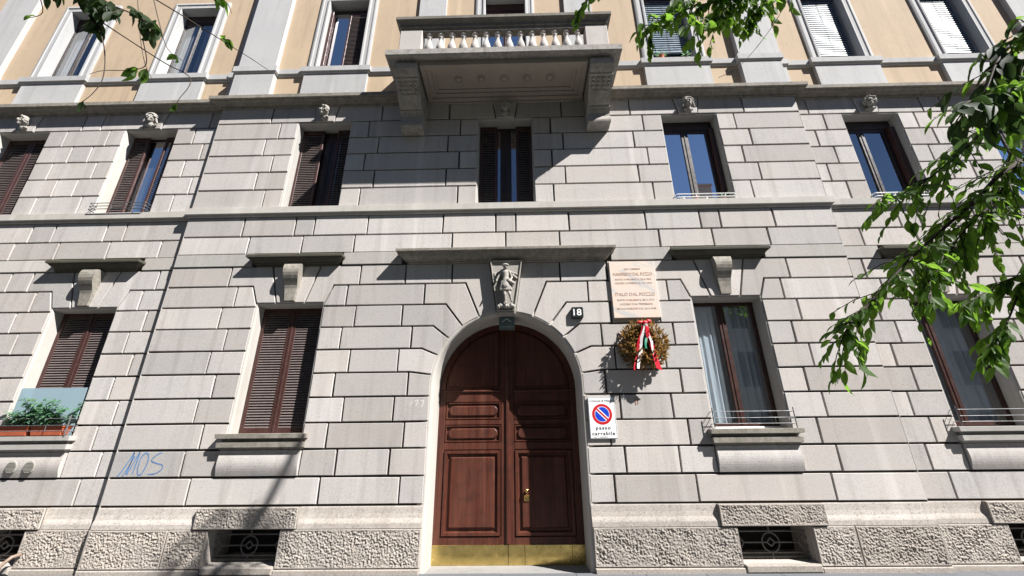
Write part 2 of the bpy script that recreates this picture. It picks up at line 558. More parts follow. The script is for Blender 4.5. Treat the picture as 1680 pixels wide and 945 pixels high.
KX = {5: 1.675, 6: 1.50, 7: 1.32, 8: 1.108, 9: .755}
KA = {k: math.atan2(ZC[k] - CZ, x) for k, x in KX.items()}
KEYA = math.acos(.165 / AR)

for m in (False, True):
    for r in range(10):
        z0, z1 = ZC[r], ZC[r + 1]
        odd = r % 2
        j1, j2, j3 = (1.905, 2.77, 5.28) if odd else (1.70, 2.98, 5.08)
        fr = (AR, WC - GH, WC + GH, E_)
        P = []
        # next to the door
        if r < 4: P.append(rect(AR, j1, z0, z1))
        elif r == 4: P.append([(j1, z0), (j1, z1), (KX[5], z1)] + arc(KA[5], 0, 4) + [(AR, z0)])
        elif r < 8:
            P.append([(KX[r], z0), (j1, z0), (j1, z1), (KX[r + 1], z1)] + arc(KA[r + 1], KA[r], 5))
        elif r == 8:
            j1 = 1.52
            P.append([(KX[8], z0), (j1, z0), (j1, z1), (KX[9], z1)] + arc(KA[9], KA[8], 5))
        else:
            P.append([(KX[9], z0), (1.02, z0), (1.02, z1), (.30, z1)] + arc(KEYA, KA[9], 6))
            P.append(rect(1.02, 1.905, z0, z1))
        P.append(rect(j1 if r != 9 else 1.905, j2, z0, z1))
        # round the window
        if r == 0: P += [rect(j2, j3, z0, z1)]
        elif r == 1: P += [rect(j2, WC - .665, z0, z1), rect(WC + .665, j3, z0, z1)]
        elif r < 8: P += [rect(j2, WC - GH, z0, z1), rect(WC + GH, j3, z0, z1)]
        elif r == 8:
            P += [[(j2, z0), (WC - GH, z0), (WC - GH, 4.30), (WC - .77, z1), (j2, z1)],
                  [(WC + GH, z0), (j3, z0), (j3, z1), (WC + .77, z1), (WC + GH, 4.30)]]
        else:
            for sg in (-1, 1):
                q = [(WC + sg * .27, 4.30), (WC + sg * GH, 4.30), (WC + sg * .77, z0), (j3 if sg > 0 else j2, z0), (j3 if sg > 0 else j2, z1), (WC + sg * .47, z1)]
                P.append(q if sg > 0 else q[::-1])
            P.append([(WC - .27, 4.30), (WC + .27, 4.30), (WC + .47, z1), (WC - .47, z1)])
        P.append(rect(j3, E_, z0, z1))
        for q in P:
            big = len(q) > 4 or r == 9
            block(q, 0, wall_c, m, 'voussoir' if (len(q) > 4 or (r == 9 and abs(q[0][1] - 4.30) < .01)) else 'stone_block', fr)
    # two courses under the string course
    for z0, z1, js in ((5.305, 5.70, (0, 1.05, 2.98, 4.01, 5.08, E_)), (5.70, 6.15, (.2, 1.25, 2.76, 3.83, 4.22, 5.27, E_))):
        for a, b in zip(js, js[1:]): block(rect(a, b, z0, z1), 0, wall_c, m, free=(E_,))
    if not m: block(rect(-.2, .2, 5.70, 6.15), 0, wall_c)
    for a, b in ((2.0, 3.15), (4.9, E_)):
        block(rect(a, b, ZC[10], 5.305), -.018, wall_c, m, 'band_stone', (E_,), 'smooth_stone', .006)
    # first floor
    for r in range(6):
        z0, z1 = ZU[r], ZU[r + 1]
        j1, j2, j3 = (1.245, 2.76, 5.25) if r % 2 else (.985, 3.01, 5.0)
        fr = (UH, WC - UH, WC + UH, E_)
        if r < 5:
            P = [rect(UH, j1, z0, z1), rect(j1, j2, z0, z1), rect(j2, WC - UH, z0, z1), rect(WC + UH, j3, z0, z1), rect(j3, E_, z0, z1)]
        else:
            P = [[(.2, z0), (j1, z0), (j1, z1), (.27, z1)], rect(j1, j2, z0, z1),
                 [(j2, z0), (WC - .2, z0), (WC - .27, z1), (j2, z1)], [(WC + .2, z0), (j3, z0), (j3, z1), (WC + .27, z1)], rect(j3, E_, z0, z1)]
        for q in P: block(q, 0, wall_u, m, free=fr)
    # wings
    s = -1 if m else 1
    wg, wu = wings[s]
    for r in range(10):
        z0, z1 = ZC[r], ZC[r + 1]
        o = (-1.255, 1.26) if r % 2 else (-1.04, 1.05)
        J = [E_] + [c + k for c in WING for k in o] + [16.0]
        fr = (WING[0] - GH, WING[0] + GH, WING[1] - GH, WING[1] + GH)
        for k in range(len(J) - 1):
            a, b = J[k], J[k + 1]
            if k % 2 == 0:
                block(rect(a, b, z0, z1), WY, wg, m, far_=b > 9.9)
                continue
            c = WING[k // 2]; far_ = c > 10
            if r == 0: block(rect(a, b, z0, z1), WY, wg, m, far_=far_)
            elif r == 1:
                block(rect(a, c - .665, z0, z1), WY, wg, m, far_=far_); block(rect(c + .665, b, z0, z1), WY, wg, m, far_=far_)
            elif r < 8:
                block(rect(a, c - GH, z0, z1), WY, wg, m, free=fr, far_=far_); block(rect(c + GH, b, z0, z1), WY, wg, m, free=fr, far_=far_)
            elif r == 8:
                block([(a, z0), (c - GH, z0), (c - GH, 4.30), (c - .77, z1), (a, z1)], WY, wg, m, 'voussoir', fr, far_=far_)
                block([(c + GH, z0), (b, z0), (b, z1), (c + .77, z1), (c + GH, 4.30)], WY, wg, m, 'voussoir', fr, far_=far_)
            else:
                block([(c + .27, 4.30), (c + GH, 4.30), (c + .77, z0), (b, z0), (b, z1), (c + .47, z1)], WY, wg, m, 'voussoir', far_=far_)
                block([(c - .27, 4.30), (c - .47, z1), (a, z1), (a, z0), (c - .77, z0), (c - GH, 4.30)], WY, wg, m, 'voussoir', far_=far_)
                block([(c - .27, 4.30), (c + .27, 4.30), (c + .47, z1), (c - .47, z1)], WY, wg, m, 'voussoir', far_=far_)
    for z0, z1, js in ((5.305, 5.70, (E_, 6.93, 7.985, 9.03, 9.95, 11.0, 12.1, 16.0)), (5.70, 6.15, (E_, 7.77, 8.17, 9.25, 9.73, 10.8, 11.2, 16.0))):
        for a, b in zip(js, js[1:]): block(rect(a, b, z0, z1), WY, wg, m, far_=a > 10)
    for a, b in ((E_, 7.15), (8.89, 10.1), (11.84, 16.0)):
        block(rect(a, b, ZC[10], 5.305), WY - .018, wg, m, 'band_stone', (), 'smooth_stone', .006)
    for r in range(6):
        z0, z1 = ZU[r], ZU[r + 1]
        o = (-1.3, 1.2) if r % 2 else (-1.02, .95)
        J = [E_] + [c + k for c in WING for k in o] + [16.0]
        fr = (WING[0] - UH, WING[0] + UH, WING[1] - UH, WING[1] + UH)
        for k in range(len(J) - 1):
            a, b = J[k], J[k + 1]
            if k % 2 == 0:
                block(rect(a, b, z0, z1), WY, wu, m, far_=a > 11.5); continue
            c = WING[k // 2]
            far_ = c > 10
            if r < 5:
                block(rect(a, c - UH, z0, z1), WY, wu, m, free=fr); block(rect(c + UH, b, z0, z1), WY, wu, m, free=fr, far_=far_)
            else:
                block([(a, z0), (c - .2, z0), (c - .27, z1), (a, z1)], WY, wu, m)
                block([(c + .2, z0), (b, z0), (b, z1), (c + .27, z1)], WY, wu, m, far_=far_)
for p, g in stuff_blocks.items(): g.build('stone_blocks', 'stone', p, kind='stuff')

# mouldings -----------------------------------------------------------
STR = [(0, 6.145), (.03, 6.15), (.035, 6.19), (.07, 6.20), (.072, 6.335), (.05, 6.35), (0, 6.362)]
G().ledge(-E_, E_, 0, STR).build('string_course', 'smooth_stone', BLD)
COR = [(0, 8.985), (.03, 8.99), (.035, 9.03), (.06, 9.04), (.10, 9.07), (.165, 9.085), (.17, 9.10), (.215, 9.105), (.22, 9.185), (.20, 9.20), (0, 9.24)]
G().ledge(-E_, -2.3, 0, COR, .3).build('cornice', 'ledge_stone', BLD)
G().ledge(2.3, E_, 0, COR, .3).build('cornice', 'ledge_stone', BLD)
for s in (-1, 1):
    a, b = (E_ + .001, 16.0) if s > 0 else (-16.0, -E_ - .001)
    G().ledge(a, b, WY, STR, ends=(0, 0)).build('string_course', 'smooth_stone', BLD)
    G().ledge(a, b, WY, COR, .3, ends=(0, 0)).build('cornice', 'ledge_stone', BLD)
HOOD = [(0, 5.03), (.035, 5.035), (.04, 5.06), (.07, 5.065), (.075, 5.085), (.10, 5.10), (.145, 5.145), (.15, 5.16), (.18, 5.165), (.185, 5.205), (.16, 5.225), (0, 5.30)]
for c, y in [(-WC, 0), (WC, 0)] + [(s * k, WY) for s in (-1, 1) for k in WING]:
    G().ledge(c - .74, c + .74, y, HOOD).build('window_hood', 'shaded_ledge', BLD)
DH = [(0, 5.03), (.05, 5.035), (.055, 5.065), (.085, 5.07), (.09, 5.085), (.12, 5.095), (.16, 5.13), (.205, 5.19), (.21, 5.2), (.25, 5.205), (.255, 5.25), (.22, 5.27), (0, 5.335)]
G().ledge(-1.81, 1.81, 0, DH).build('door_hood', 'ledge_stone', BLD)

# window keystones: a scroll corbel under each hood
def corbel(c, y):
    n = 12
    g = G(); vs = []; fs = []
    for i in range(n + 1):
        t = i / n
        z = 5.02 - .70 * t
        o = .085 + .10 * math.sin(min(1, t * 1.6) * math.pi / 1.0) * (1 - t) + .10 * (1 - t) ** 2 * .6 - .03 * t
        hw = .165 - .075 * t
        vs += [(c - hw, y + .02, z), (c - hw, y - o, z), (c + hw, y - o, z), (c + hw, y + .02, z)]
    for i in range(n):
        for k in range(3):
            fs.append((i * 4 + k, (i + 1) * 4 + k, (i + 1) * 4 + k + 1, i * 4 + k + 1))
    fs.append((0, 1, 2, 3)); q = n * 4; fs.append((q, q + 3, q + 2, q + 1))
    g.add(vs, fs)
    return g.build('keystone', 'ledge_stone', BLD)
for c, y in [(-WC, 0), (WC, 0)] + [(s * k, WY) for s in (-1, 1) for k in WING]: corbel(c, y)

# apron and sill under each ground-floor window
SILL = [(0, 1.735), (.07, 1.74), (.075, 1.765), (.105, 1.775), (.11, 1.85), (.05, 1.862), (.05, 1.902), (.135, 1.912), (.14, 1.98), (0, 1.992)]
def apron(c, y):
    n = 10; vs = []; fs = []
    for i in range(n + 1):
        t = i / n
        z = 1.345 + .385 * t
        o = .022 + .03 * math.sin(math.pi * min(1, t * 1.15)) + .02 * t
        vs += [(c - .66, y + .05, z), (c - .66, y - o, z), (c + .66, y - o, z), (c + .66, y + .05, z)]
    for i in range(n):
        for k in range(3): fs.append((i * 4 + k, i * 4 + k + 1, (i + 1) * 4 + k + 1, (i + 1) * 4 + k))
    fs.append((0, 3, 2, 1)); q = n * 4; fs.append((q, q + 1, q + 2, q + 3))
    G().add(vs, fs).build('apron', 'stone', BLD)
    G().ledge(c - .60, c + .60, y, SILL, .30).build('window_sill', 'ledge_stone' if abs(c) < 7 else 'smooth_stone', BLD)
for c, y in [(-WC, 0), (WC, 0)] + [(s * k, WY) for s in (-1, 1) for k in WING]: apron(c, y)

# arch surround: chamfer, then the deep reveal back to the door
DOORY = .62
def ring_pts(r, n=28):
    return [(r, DZ)] + [(r, DZ + (CZ - DZ) * k / 4) for k in range(1, 4)] + [(r * math.cos(math.pi * k / n), CZ + r * math.sin(math.pi * k / n)) for k in range(n + 1)] + [(-r, DZ + (CZ - DZ) * k / 4) for k in range(3, 0, -1)] + [(-r, DZ)]
g = G(); lay = [(AR + .1, .05), (AR - .001, .008), (AR - .03, .014), (AR - .055, .04), (AR - .062, .06), (AR - .066, DOORY + .03)]
N = len(ring_pts(1))
vs = []; fs = []
for r_, y_ in lay: vs += [(x, y_, z) for x, z in ring_pts(r_)]
for k in range(len(lay) - 1):
    for i in range(N - 1):
        fs.append((k * N + i, (k + 1) * N + i, (k + 1) * N + i + 1, k * N + i + 1))
g.add(vs, fs).build('arch_surround', 'smooth_stone', BLD, smooth=True, auto=35)
# close the wall behind the spandrels
g = G(); vs = []; fs = []
for k in range(29):
    t = math.pi * k / 28
    x, z = math.cos(t), math.sin(t)
    sc_ = min(1.42 / max(abs(x), 1e-6), 1.382 / max(z, 1e-6))
    vs += [((AR + .02) * x, DY + .002, CZ + (AR + .02) * z), (x * sc_, DY + .002, CZ + z * sc_)]
for k in range(28): fs.append((2 * k, 2 * k + 1, 2 * k + 3, 2 * k + 2))
g.add(vs, fs)
for s in (-1, 1): g.add([(s * AR, DY + .002, GZ), (s * 1.42, DY + .002, GZ), (s * 1.42, DY + .002, CZ), (s * AR, DY + .002, CZ)], [(0, 1, 2, 3)])
g.build('spandrel_wall', 'mortar', wall_c)

# plinth --------------------------------------------------------------
def rough_panel(x0, x1, z0, z1, y, parent, amp=.021, cell=.0095, name='plinth_block', edge=.035, seed=0., mat='plinth_stone'):
    nx = max(2, int((x1 - x0) / cell)); nz = max(2, int((z1 - z0) / cell))
    vs, fs = [], []
    for j in range(nz + 1):
        z = z0 + (z1 - z0) * j / nz
        for i in range(nx + 1):
            x = x0 + (x1 - x0) * i / nx
            d = min(x - x0, x1 - x, z - z0, z1 - z)
            k = min(1, max(0, (d - edge * .5) / (edge * .6)))
            p = Vector((x * 36 + seed, seed * 1.7, z * 36))
            h = noise.noise(p) * .75 + noise.noise(p * 2.1) * .4 + noise.noise(p * .2) * .35
            o = amp * (h - .15) * k * (.55 + .9 * max(0, .5 + noise.noise(Vector((x * 3.1 + seed, 7, z * 4)))))
            if d <= 1e-6: o = -.03 if name == 'plinth_block' else -.02
            vs.append((x, y - o, z))
    W_ = nx + 1
    for j in range(nz):
        for i in range(nx):
            a = j * W_ + i
            fs.append((a, a + 1, a + W_ + 1, a + W_))
    g = G().add(vs, fs)
    b = len(g.v)
    g.add([(x0, y + .03, z0), (x1, y + .03, z0), (x1, y + .03, z1), (x0, y + .03, z1), (x0, y + .16, z0), (x1, y + .16, z0), (x1, y + .16, z1), (x0, y + .16, z1)],
          [(0, 4, 5, 1), (1, 5, 6, 2), (2, 6, 7, 3), (3, 7, 4, 0)])
    return g.build(name, mat, parent)
PLN = empty('plinth', BLD)
PRO = [(.04, .598), (.04, .665), (.034, .69), (.018, .735), (.009, .80), (.005, .885), (.0, .90)]
def smooth_course(x0, x1, y, ends):
    G().ledge(x0, x1, y, PRO, .06, ends).build('plinth_course', 'plinth_smooth', PLN)
def plinth(x0, x1, y, vents, vh, lh, joints, ends):
    e = [x0]
    for c in vents: e += [c - vh, c + vh]
    e.append(x1)
    k = 0
    for a, b in zip(e[::2], e[1::2]):
        js = [a] + [j for j in joints if a + .1 < j < b - .1] + [b]
        for p, q in zip(js, js[1:]):
            k += 1
            if p > 9.6 or q < -9.6:
                G().prism(rect(p, q, .075, .592), y - .055, y + .06, .01).build('plinth_block', 'plinth_stone', PLN)
            else:
                rough_panel(p + .003, q - .003, .075, .592, y - .055, PLN, seed=p)
        G().box(a, b, y - .075, y + .06, GZ - .05, .068, .012).build('plinth_base', 'plinth_stone', PLN)
    e = [x0]
    for c in vents: e += [c - lh, c + lh]
    e.append(x1)
    for a, b in zip(e[::2], e[1::2]): smooth_course(a, b, y, (0, 0))
    for c in vents:
        if abs(c) < 9: rough_panel(c - lh + .004, c + lh - .004, .598, .898, y - .075, PLN, name='vent_lintel', seed=c, amp=.018)
        else: G().prism(rect(c - lh, c + lh, .598, .898), y - .075, y + .06, .012).build('vent_lintel', 'plinth_stone', PLN)
for s in (-1, 1):
    c = s * WC
    a, b = (1.30, E_) if s > 0 else (-E_, -1.30)
    plinth(a, b, 0, [c], .55, .80, [s * 5.2], (0, 0))
    a, b = (E_ + .001, 16.0) if s > 0 else (-16.0, -E_ - .001)
    plinth(a, b, WY, sorted(s * k for k in WING), .47, .70, [], (0, 0))
    # bay returns of the plinth
    x = s * E_
    G().box(min(x, x + s * .0) - .004, x + .004, -.05, WY + .02, GZ, .6).build('plinth_return', 'plinth_smooth', PLN)
    G().box(x - .004, x + .004, .0, WY + .02, .9, 6.15).build('bay_return', 'stone', BLD)
    G().box(x - .004, x + .004, .0, WY + .02, 6.37, 9.0).build('bay_return', 'stone', BLD)

def vent(c, y, h):
    e = empty('basement_vent', BLD)
    g = G()
    D_ = .55
    x0, x1, z0, z1 = c - h, c + h, .10, .59
    g.add([(x0, y - .02, z0), (x1, y - .02, z0), (x1, y - .02, z1), (x0, y - .02, z1), (x0, y + D_, z0 + .08), (x1, y + D_, z0 + .08), (x1, y + D_, z1), (x0, y + D_, z1)],
          [(0, 1, 5, 4), (1, 2, 6, 5), (2, 3, 7, 6), (3, 0, 4, 7)])
    g.build('vent_reveal', 'plinth_smooth', e)
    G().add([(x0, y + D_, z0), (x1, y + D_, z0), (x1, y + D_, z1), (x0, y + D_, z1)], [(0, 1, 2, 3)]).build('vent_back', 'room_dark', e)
    G().box(x0, x1, y - .09, y + .0, .0, .11, .02).build('vent_sill', 'plinth_stone', e)
    yg = y + .17
    g = G(); r = .011
    g.tube([(x0, yg, z0 + .06), (x1, yg, z0 + .06)], r); g.tube([(x0, yg, .215), (x1, yg, .215)], r); g.tube([(x0, yg, .50), (x1, yg, .50)], r)
    for sg in (-1, 1):
        g.tube([(c + sg * h, yg, .31), (c + sg * (h - .07), yg, .25), (c + sg * (h - .07), yg, .215)], r)
        g.tube([(c + sg * (h - .07), yg, .25), (c + sg * (h - .14), yg, .35), (c + sg * .13, yg, .35)], r)
        g.tube([(c + sg * (h - .14), yg, .35), (c + sg * (h - .07), yg, .45), (c + sg * h, yg, .39)], r)
        g.tube([(c + sg * .13, yg, .35), (c + sg * .06, yg, .35), (c, yg, .30)], r)
        g.tube([(c + sg * .06, yg, .35), (c, yg, .41)], r)
    g.tube([(c + .13 * math.cos(t * math.pi / 10), yg, .35 + .13 * math.sin(t * math.pi / 10)) for t in range(21)], r)
    g.tube([(c, yg, z0), (c, yg, .22)], r); g.tube([(c, yg, .48), (c, yg, .58)], r)
    g.build('iron_grille', 'grille_iron', e)
for c, y, h in [(-WC, 0, .55), (WC, 0, .55)] + [(s * k, WY, .47) for s in (-1, 1) for k in WING]: vent(c, y, h)
G().tube([(-7.62, -.16, -.02), (-7.60, -.14, .06), (-7.53, -.12, .17), (-7.49, -.06, .25), (-7.46, .03, .27)], [.018, .022, .024, .024, .026], 8).build('drain_pipe', 'pipe_paint', BLD, smooth=True)

# ------------------------------------------------------------------ windows
def reveal(e, c, h, z0, z1, y, D_, mat='smooth_stone', ch=.045):
    def rr(dx, dz): return [(c - h + dx, z0), (c + h - dx, z0), (c + h - dx, z1 - dz), (c - h + dx, z1 - dz)]
    L = [(0, 0, y + .012), (ch * .5, ch * .5, y + .018), (ch, ch, y + .05), (ch + .01, ch + .01, y + D_)]
    vs, fs = [], []
    for dx, dz, yy in L: vs += [(x, yy, z) for x, z in rr(dx, dz)]
    for k in range(len(L) - 1):
        for i in (0, 1, 2, 3):
            j = (i + 1) % 4
            fs.append((k * 4 + i, (k + 1) * 4 + i, (k + 1) * 4 + j, k * 4 + j))
    G().add(vs, fs).build('reveal', mat, e)
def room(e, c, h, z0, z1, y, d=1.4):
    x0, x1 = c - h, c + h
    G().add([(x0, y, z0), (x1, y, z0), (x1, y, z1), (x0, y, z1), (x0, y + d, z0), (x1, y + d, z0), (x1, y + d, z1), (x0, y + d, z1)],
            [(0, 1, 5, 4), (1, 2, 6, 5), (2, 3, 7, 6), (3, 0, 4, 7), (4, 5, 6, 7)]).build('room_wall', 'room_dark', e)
def shutter(e, x0, x1, z0, z1, y, st=.075, pitch=.046, rot=0., hinge=None):
    """louvred leaf; returns the leaf part, its slats are its own geometry"""
    g = G()
    t = .038
    zs = [z0, z0 + .10] + [(z0 + z1) / 2 - .04, (z0 + z1) / 2 + .04] + [z1 - .09, z1]
    g.box(x0, x0 + st, y, y + t, z0, z1, .005); g.box(x1 - st, x1, y, y + t, z0, z1, .005)
    for a, b in ((zs[0], zs[1]), (zs[4], zs[5])): g.box(x0 + st, x1 - st, y + .002, y + t - .002, a, b, .003)
    leaf = g.build('shutter', 'shutter_paint', e)
    s = G(); z = zs[1] + .01
    while z < zs[4] - .03:
        a, b = x0 + st - .003, x1 - st + .003
        dz, dy = .034, .030
        # slat leaning outwards at its foot
        s.add([(a, y + .004, z), (b, y + .004, z), (b, y + .004 + dy, z + dz), (a, y + .004 + dy, z + dz),
               (a, y + .004, z - .009), (b, y + .004, z - .009), (b, y + .004 + dy, z + dz - .009), (a, y + .004 + dy, z + dz - .009)],
              [(0, 1, 2, 3), (7, 6, 5, 4), (4, 5, 1, 0)])
        z += pitch
    sl_ = s.build('louvre_slats', 'slat_paint', e, kind='stuff')
    for o in (leaf, sl_):
        if rot and hinge is not None:
            M4 = Matrix.Translation(Vector((hinge, y, 0))) @ Matrix.Rotation(rot, 4, 'Z') @ Matrix.Translation(Vector((-hinge, -y, 0)))
            o.data.transform(M4)
def casement(e, x0, x1, z0, z1, y, mul=.13, fr=.065, mat='frame_paint', glassmat='window_glass', muls=None):
    g = G()
    d = .05
    g.box(x0, x0 + fr, y, y + d, z0, z1, .006); g.box(x1 - fr, x1, y, y + d, z0, z1, .006)
    g.box(x0 + fr, x1 - fr, y + .002, y + d, z0, z0 + fr * 1.2, .006); g.box(x0 + fr, x1 - fr, y + .002, y + d, z1 - fr, z1, .006)
    for c in (muls if muls is not None else [(x0 + x1) / 2]):
        g.box(c - mul / 2, c - .004, y - .004, y + d, z0 + fr, z1 - fr, .006)
        g.box(c + .004, c + mul / 2, y - .004, y + d, z0 + fr, z1 - fr, .006)
        g.box(c - .014, c + .014, y - .016, y, z0 + fr, z1 - fr, .005)
    g.build('frame', mat, e)
    ed = [x0 + fr] + [v for c in (muls if muls is not None else [(x0 + x1) / 2]) for v in (c - mul / 2, c + mul / 2)] + [x1 - fr]
    for a, b in zip(ed[::2], ed[1::2]):
        t = rnd.uniform(-.003, .003)
        G().add([(a - .005, y + .022 + t, z0 + fr), (b + .005, y + .022 - t, z0 + fr), (b + .005, y + .022 - t, z1 - fr + .005), (a - .005, y + .022 + t, z1 - fr + .005)], [(0, 1, 2, 3)]).build('pane', glassmat, e)
def curtain(e, x0, x1, z0, z1, y, amp=.02, waves=6, seed=0, mat='curtain_white'):
    vs, fs = [], []; n = 40
    for j in range(9):
        z = z0 + (z1 - z0) * j / 8
        for i in range(n + 1):
            t = i / n
            vs.append((x0 + (x1 - x0) * t, y + amp * math.sin(t * waves * 6.28 + seed + .3 * math.sin(j)) + .01 * math.sin(t * 31 + seed), z))
    for j in range(8):
        for i in range(n): a = j * (n + 1) + i; fs.append((a, a + 1, a + n + 2, a + n + 1))
    G().add(vs, fs).build('curtain', mat, e, smooth=True)
def railing(e, c, h, zs, y, yb, mat='steel_rail', r=.0052, verts=(), posts=True):
    g = G()
    for z in zs:
        g.tube([(c - h, yb, z), (c - h, y + .02, z), (c - h + .02, y, z), (c + h - .02, y, z), (c + h, y + .02, z), (c + h, yb, z)], r)
    for k, v in enumerate(verts):
        a, b = (zs[0], zs[1]) if k % 2 else (zs[1], zs[-1])
        g.tube([(c + v, y, a), (c + v, y, b)], r * .8)
    if posts:
        for s in (-1, 1): g.tube([(c + s * (h - .005), y + .012, zs[0] - .07), (c + s * (h - .005), y + .012, zs[-1] + .06)], r * 1.6)
    g.build('railing', mat, e)

def gf_window(c, y):
    e = empty('window', BLD); h = GH; z0, z1 = 1.985, 4.30
    reveal(e, c, h, z0, z1, y, .34)
    room(e, c, h - .03, z0, z1 - .03, y + .32)
    return e, h - .055, z0, z1 - .055
for s in (-1, 1):
    # bay windows
    e, h, z0, z1 = gf_window(s * WC, 0)
    c = s * WC
    if s < 0:
        shutter(e, c - h, c - .003, z0 + .005, z1, .22); shutter(e, c + .003, c + h, z0 + .005, z1, .22)
        G().box(c - .02, c + .02, .21, .225, z0 + .01, z1 - .01, .004).build('meeting_stile', 'shutter_paint', e)
    else:
        casement(e, c - h, c + h, z0 + .03, z1, .25, muls=[c - .03])
        G().box(c - h, c + h, .22, .26, z0 + .0, z0 + .045, .006).build('sill_board', 'white_paint', e)
        curtain(e, c - h + .05, c - .15, z0 + .05, z1 - .05, .34, .015, 4); curtain(e, c + .06, c + h - .05, z0 + .05, z1 - .05, .42, .015, 4, 2)
        railing(e, c, .66, (2.06, 2.15, 2.25), -.115, .03, verts=(-.33, -.12, .1, .33, .52))
    e, h, z0, z1 = gf_window(s * WING[0], WY)
    c = s * WING[0]
    if s < 0:
        shutter(e, c - h, c - .003, z0 + .005, z1, WY + .22); shutter(e, c + .003, c + h, z0 + .005, z1, WY + .22)
        G().box(c - .02, c + .02, WY + .21, WY + .225, z0 + .01, z1 - .01, .004).build('meeting_stile', 'shutter_paint', e)
        railing(e, c, .66, (2.06, 2.15, 2.26), WY - .16, WY + .03, 'iron', .007, (-.3, .3))
        G().box(c - .60, c + .58, WY + .03, WY + .038, z0 + .01, 2.80).build('glass_screen', 'screen_glass', e)
    else:
        casement(e, c - h, c + h, z0 + .03, z1, WY + .25, muls=[c - .22])
        curtain(e, c - h + .03, c - .28, z0 + .05, z1 - .05, WY + .36, .012, 3); curtain(e, c - .12, c + h - .04, z0 + .05, z1 - .05, WY + .45, .012, 4, 1)
        railing(e, c, .66, (2.06, 2.15, 2.25), WY - .115, WY + .03, verts=(-.33, -.12, .1, .33, .52))
    e, h, z0, z1 = gf_window(s * WING[1], WY)
    c = s * WING[1]
    shutter(e, c - h, c - .003, z0 + .005, z1, WY + .22); shutter(e, c + .003, c + h, z0 + .005, z1, WY + .22)

def uf_window(c, y):
    e = empty('window', BLD); z0, z1 = 6.362, 8.56
    reveal(e, c, UH, z0, z1, y, .34, 'smooth_stone', .03)
    room(e, c, UH - .02, z0, z1 - .02, y + .33)
    return e, UH - .04, z0, z1 - .04
def half_shut(e, c, h, z0, z1, y, gl, gr):
    shutter(e, c - h, c - gl, z0 + .01, z1 - .02, y, .055); shutter(e, c + gr, c + h, z0 + .01, z1 - .02, y, .055)
# bay, first floor
e, h, z0, z1 = uf_window(0, 0)
half_shut(e, 0, h, z0, z1, .22, .185, .225); casement(e, -h, h, z0 + .02, z1, .29, .24, .05, 'dark_frame', 'window_glass')
e, h, z0, z1 = uf_window(-WC, 0)
half_shut(e, -WC, h, z0, z1, .22, .08, .22); casement(e, -WC - h, -WC + h, z0 + .02, z1, .31, .34, .05, 'dark_frame', 'window_glass', muls=[-WC + .07])  # over-wide dark mullion fills the gap as painted interior shade
e, h, z0, z1 = uf_window(WC, 0)
casement(e, WC - h, WC + h - .1, z0 + .04, z1 - .22, .24, .15, .075, 'dark_frame', 'upper_glass', muls=[WC - .06])
G().box(WC - h, WC + h, .22, .30, z1 - .22, z1, .01).build('transom', 'dark_frame', e)
G().box(WC + h - .1, WC + h, .16, .30, z0 + .02, z1 - .22, .01).build('folded_shutter', 'shutter_paint', e)
railing(e, WC, UH - .02, (6.385, 6.455), -.05, .1, 'white_paint', .012, (-.45, -.2, .1, .38), False)
# wings, first floor
for s in (-1, 1):
    e, h, z0, z1 = uf_window(s * WING[0], WY); c = s * WING[0]
    if s < 0:
        half_shut(e, c, h, z0, z1, WY + .22, .20, .18); casement(e, c - h, c + h, z0 + .02, z1, WY + .29, .07, .05, 'dark_frame', 'upper_glass', muls=[])
        curtain(e, c - .25, c + .02, z0 + .05, z1 - .75, WY + .36, .015, 2)
        railing(e, c, UH - .02, (6.40, 6.47, 6.54), WY - .12, WY + .1, 'steel_rail', .008, (-.42, -.1, .2, .4), False)
    else:
        casement(e, c - h, c + h - .12, z0 + .04, z1 - .22, WY + .24, .13, .075, 'dark_frame', 'window_glass', muls=[c - .12])
        G().box(c - h, c + h, WY + .22, WY + .30, z1 - .22, z1, .01).build('transom', 'dark_frame', e)
        G().box(c + h - .12, c + h, WY + .14, WY + .30, z0 + .02, z1 - .22, .01).build('folded_shutter', 'shutter_paint', e)
        railing(e, c, UH - .02, (6.385, 6.455), WY - .06, WY + .1, 'white_paint', .012, (-.45, -.2, .1, .38), False)
    e, h, z0, z1 = uf_window(s * WING[1], WY); c = s * WING[1]
    if s < 0:
        shutter(e, c - h, c - .003, z0 + .01, z1 - .02, WY + .22); shutter(e, c + .003, c + h, z0 + .01, z1 - .02, WY + .22)
    else:
        casement(e, c - h, c + h, z0 + .04, z1 - .1, WY + .24, .13, .075, 'dark_frame', 'upper_glass')

# ------------------------------------------------------------------ entrance door
DR = empty('entrance_door', BLD)
def arch_poly(r, z0, x0=None, x1=None, n=28):
    """region under the arch of radius r between x0 and x1 above z0"""
    x0 = -r if x0 is None else x0; x1 = r if x1 is None else x1
    top = []
    for k in range(n + 1):
        x = x1 + (x0 - x1) * k / n
        top.append((x, CZ + math.sqrt(max(r * r - x * x, 0))))
    return [(x0, z0), (x1, z0)] + top
DW = 1.262
G().prism(arch_poly(DW, DZ), DOORY + .03, DOORY + .08).build('door_board', 'door_wood', DR)
def ring(poly, wdt, y0, y1, b, parent, name, mat='door_wood'):
    inn = inset(poly, wdt)
    n = len(poly); g = G()
    a0, a1 = inset(poly, b * .3), inset(poly, wdt - b)
    vs = [(x, y1, z) for x, z in poly] + [(x, y0, z) for x, z in a0] + [(x, y0, z) for x, z in a1] + [(x, y1, z) for x, z in inn]
    fs = []
    for k in range(3):
        for i in range(n):
            j = (i + 1) % n
            fs.append((k * n + i, k * n + j, (k + 1) * n + j, (k + 1) * n + i))
    g.add(vs, fs).build(name, mat, parent)
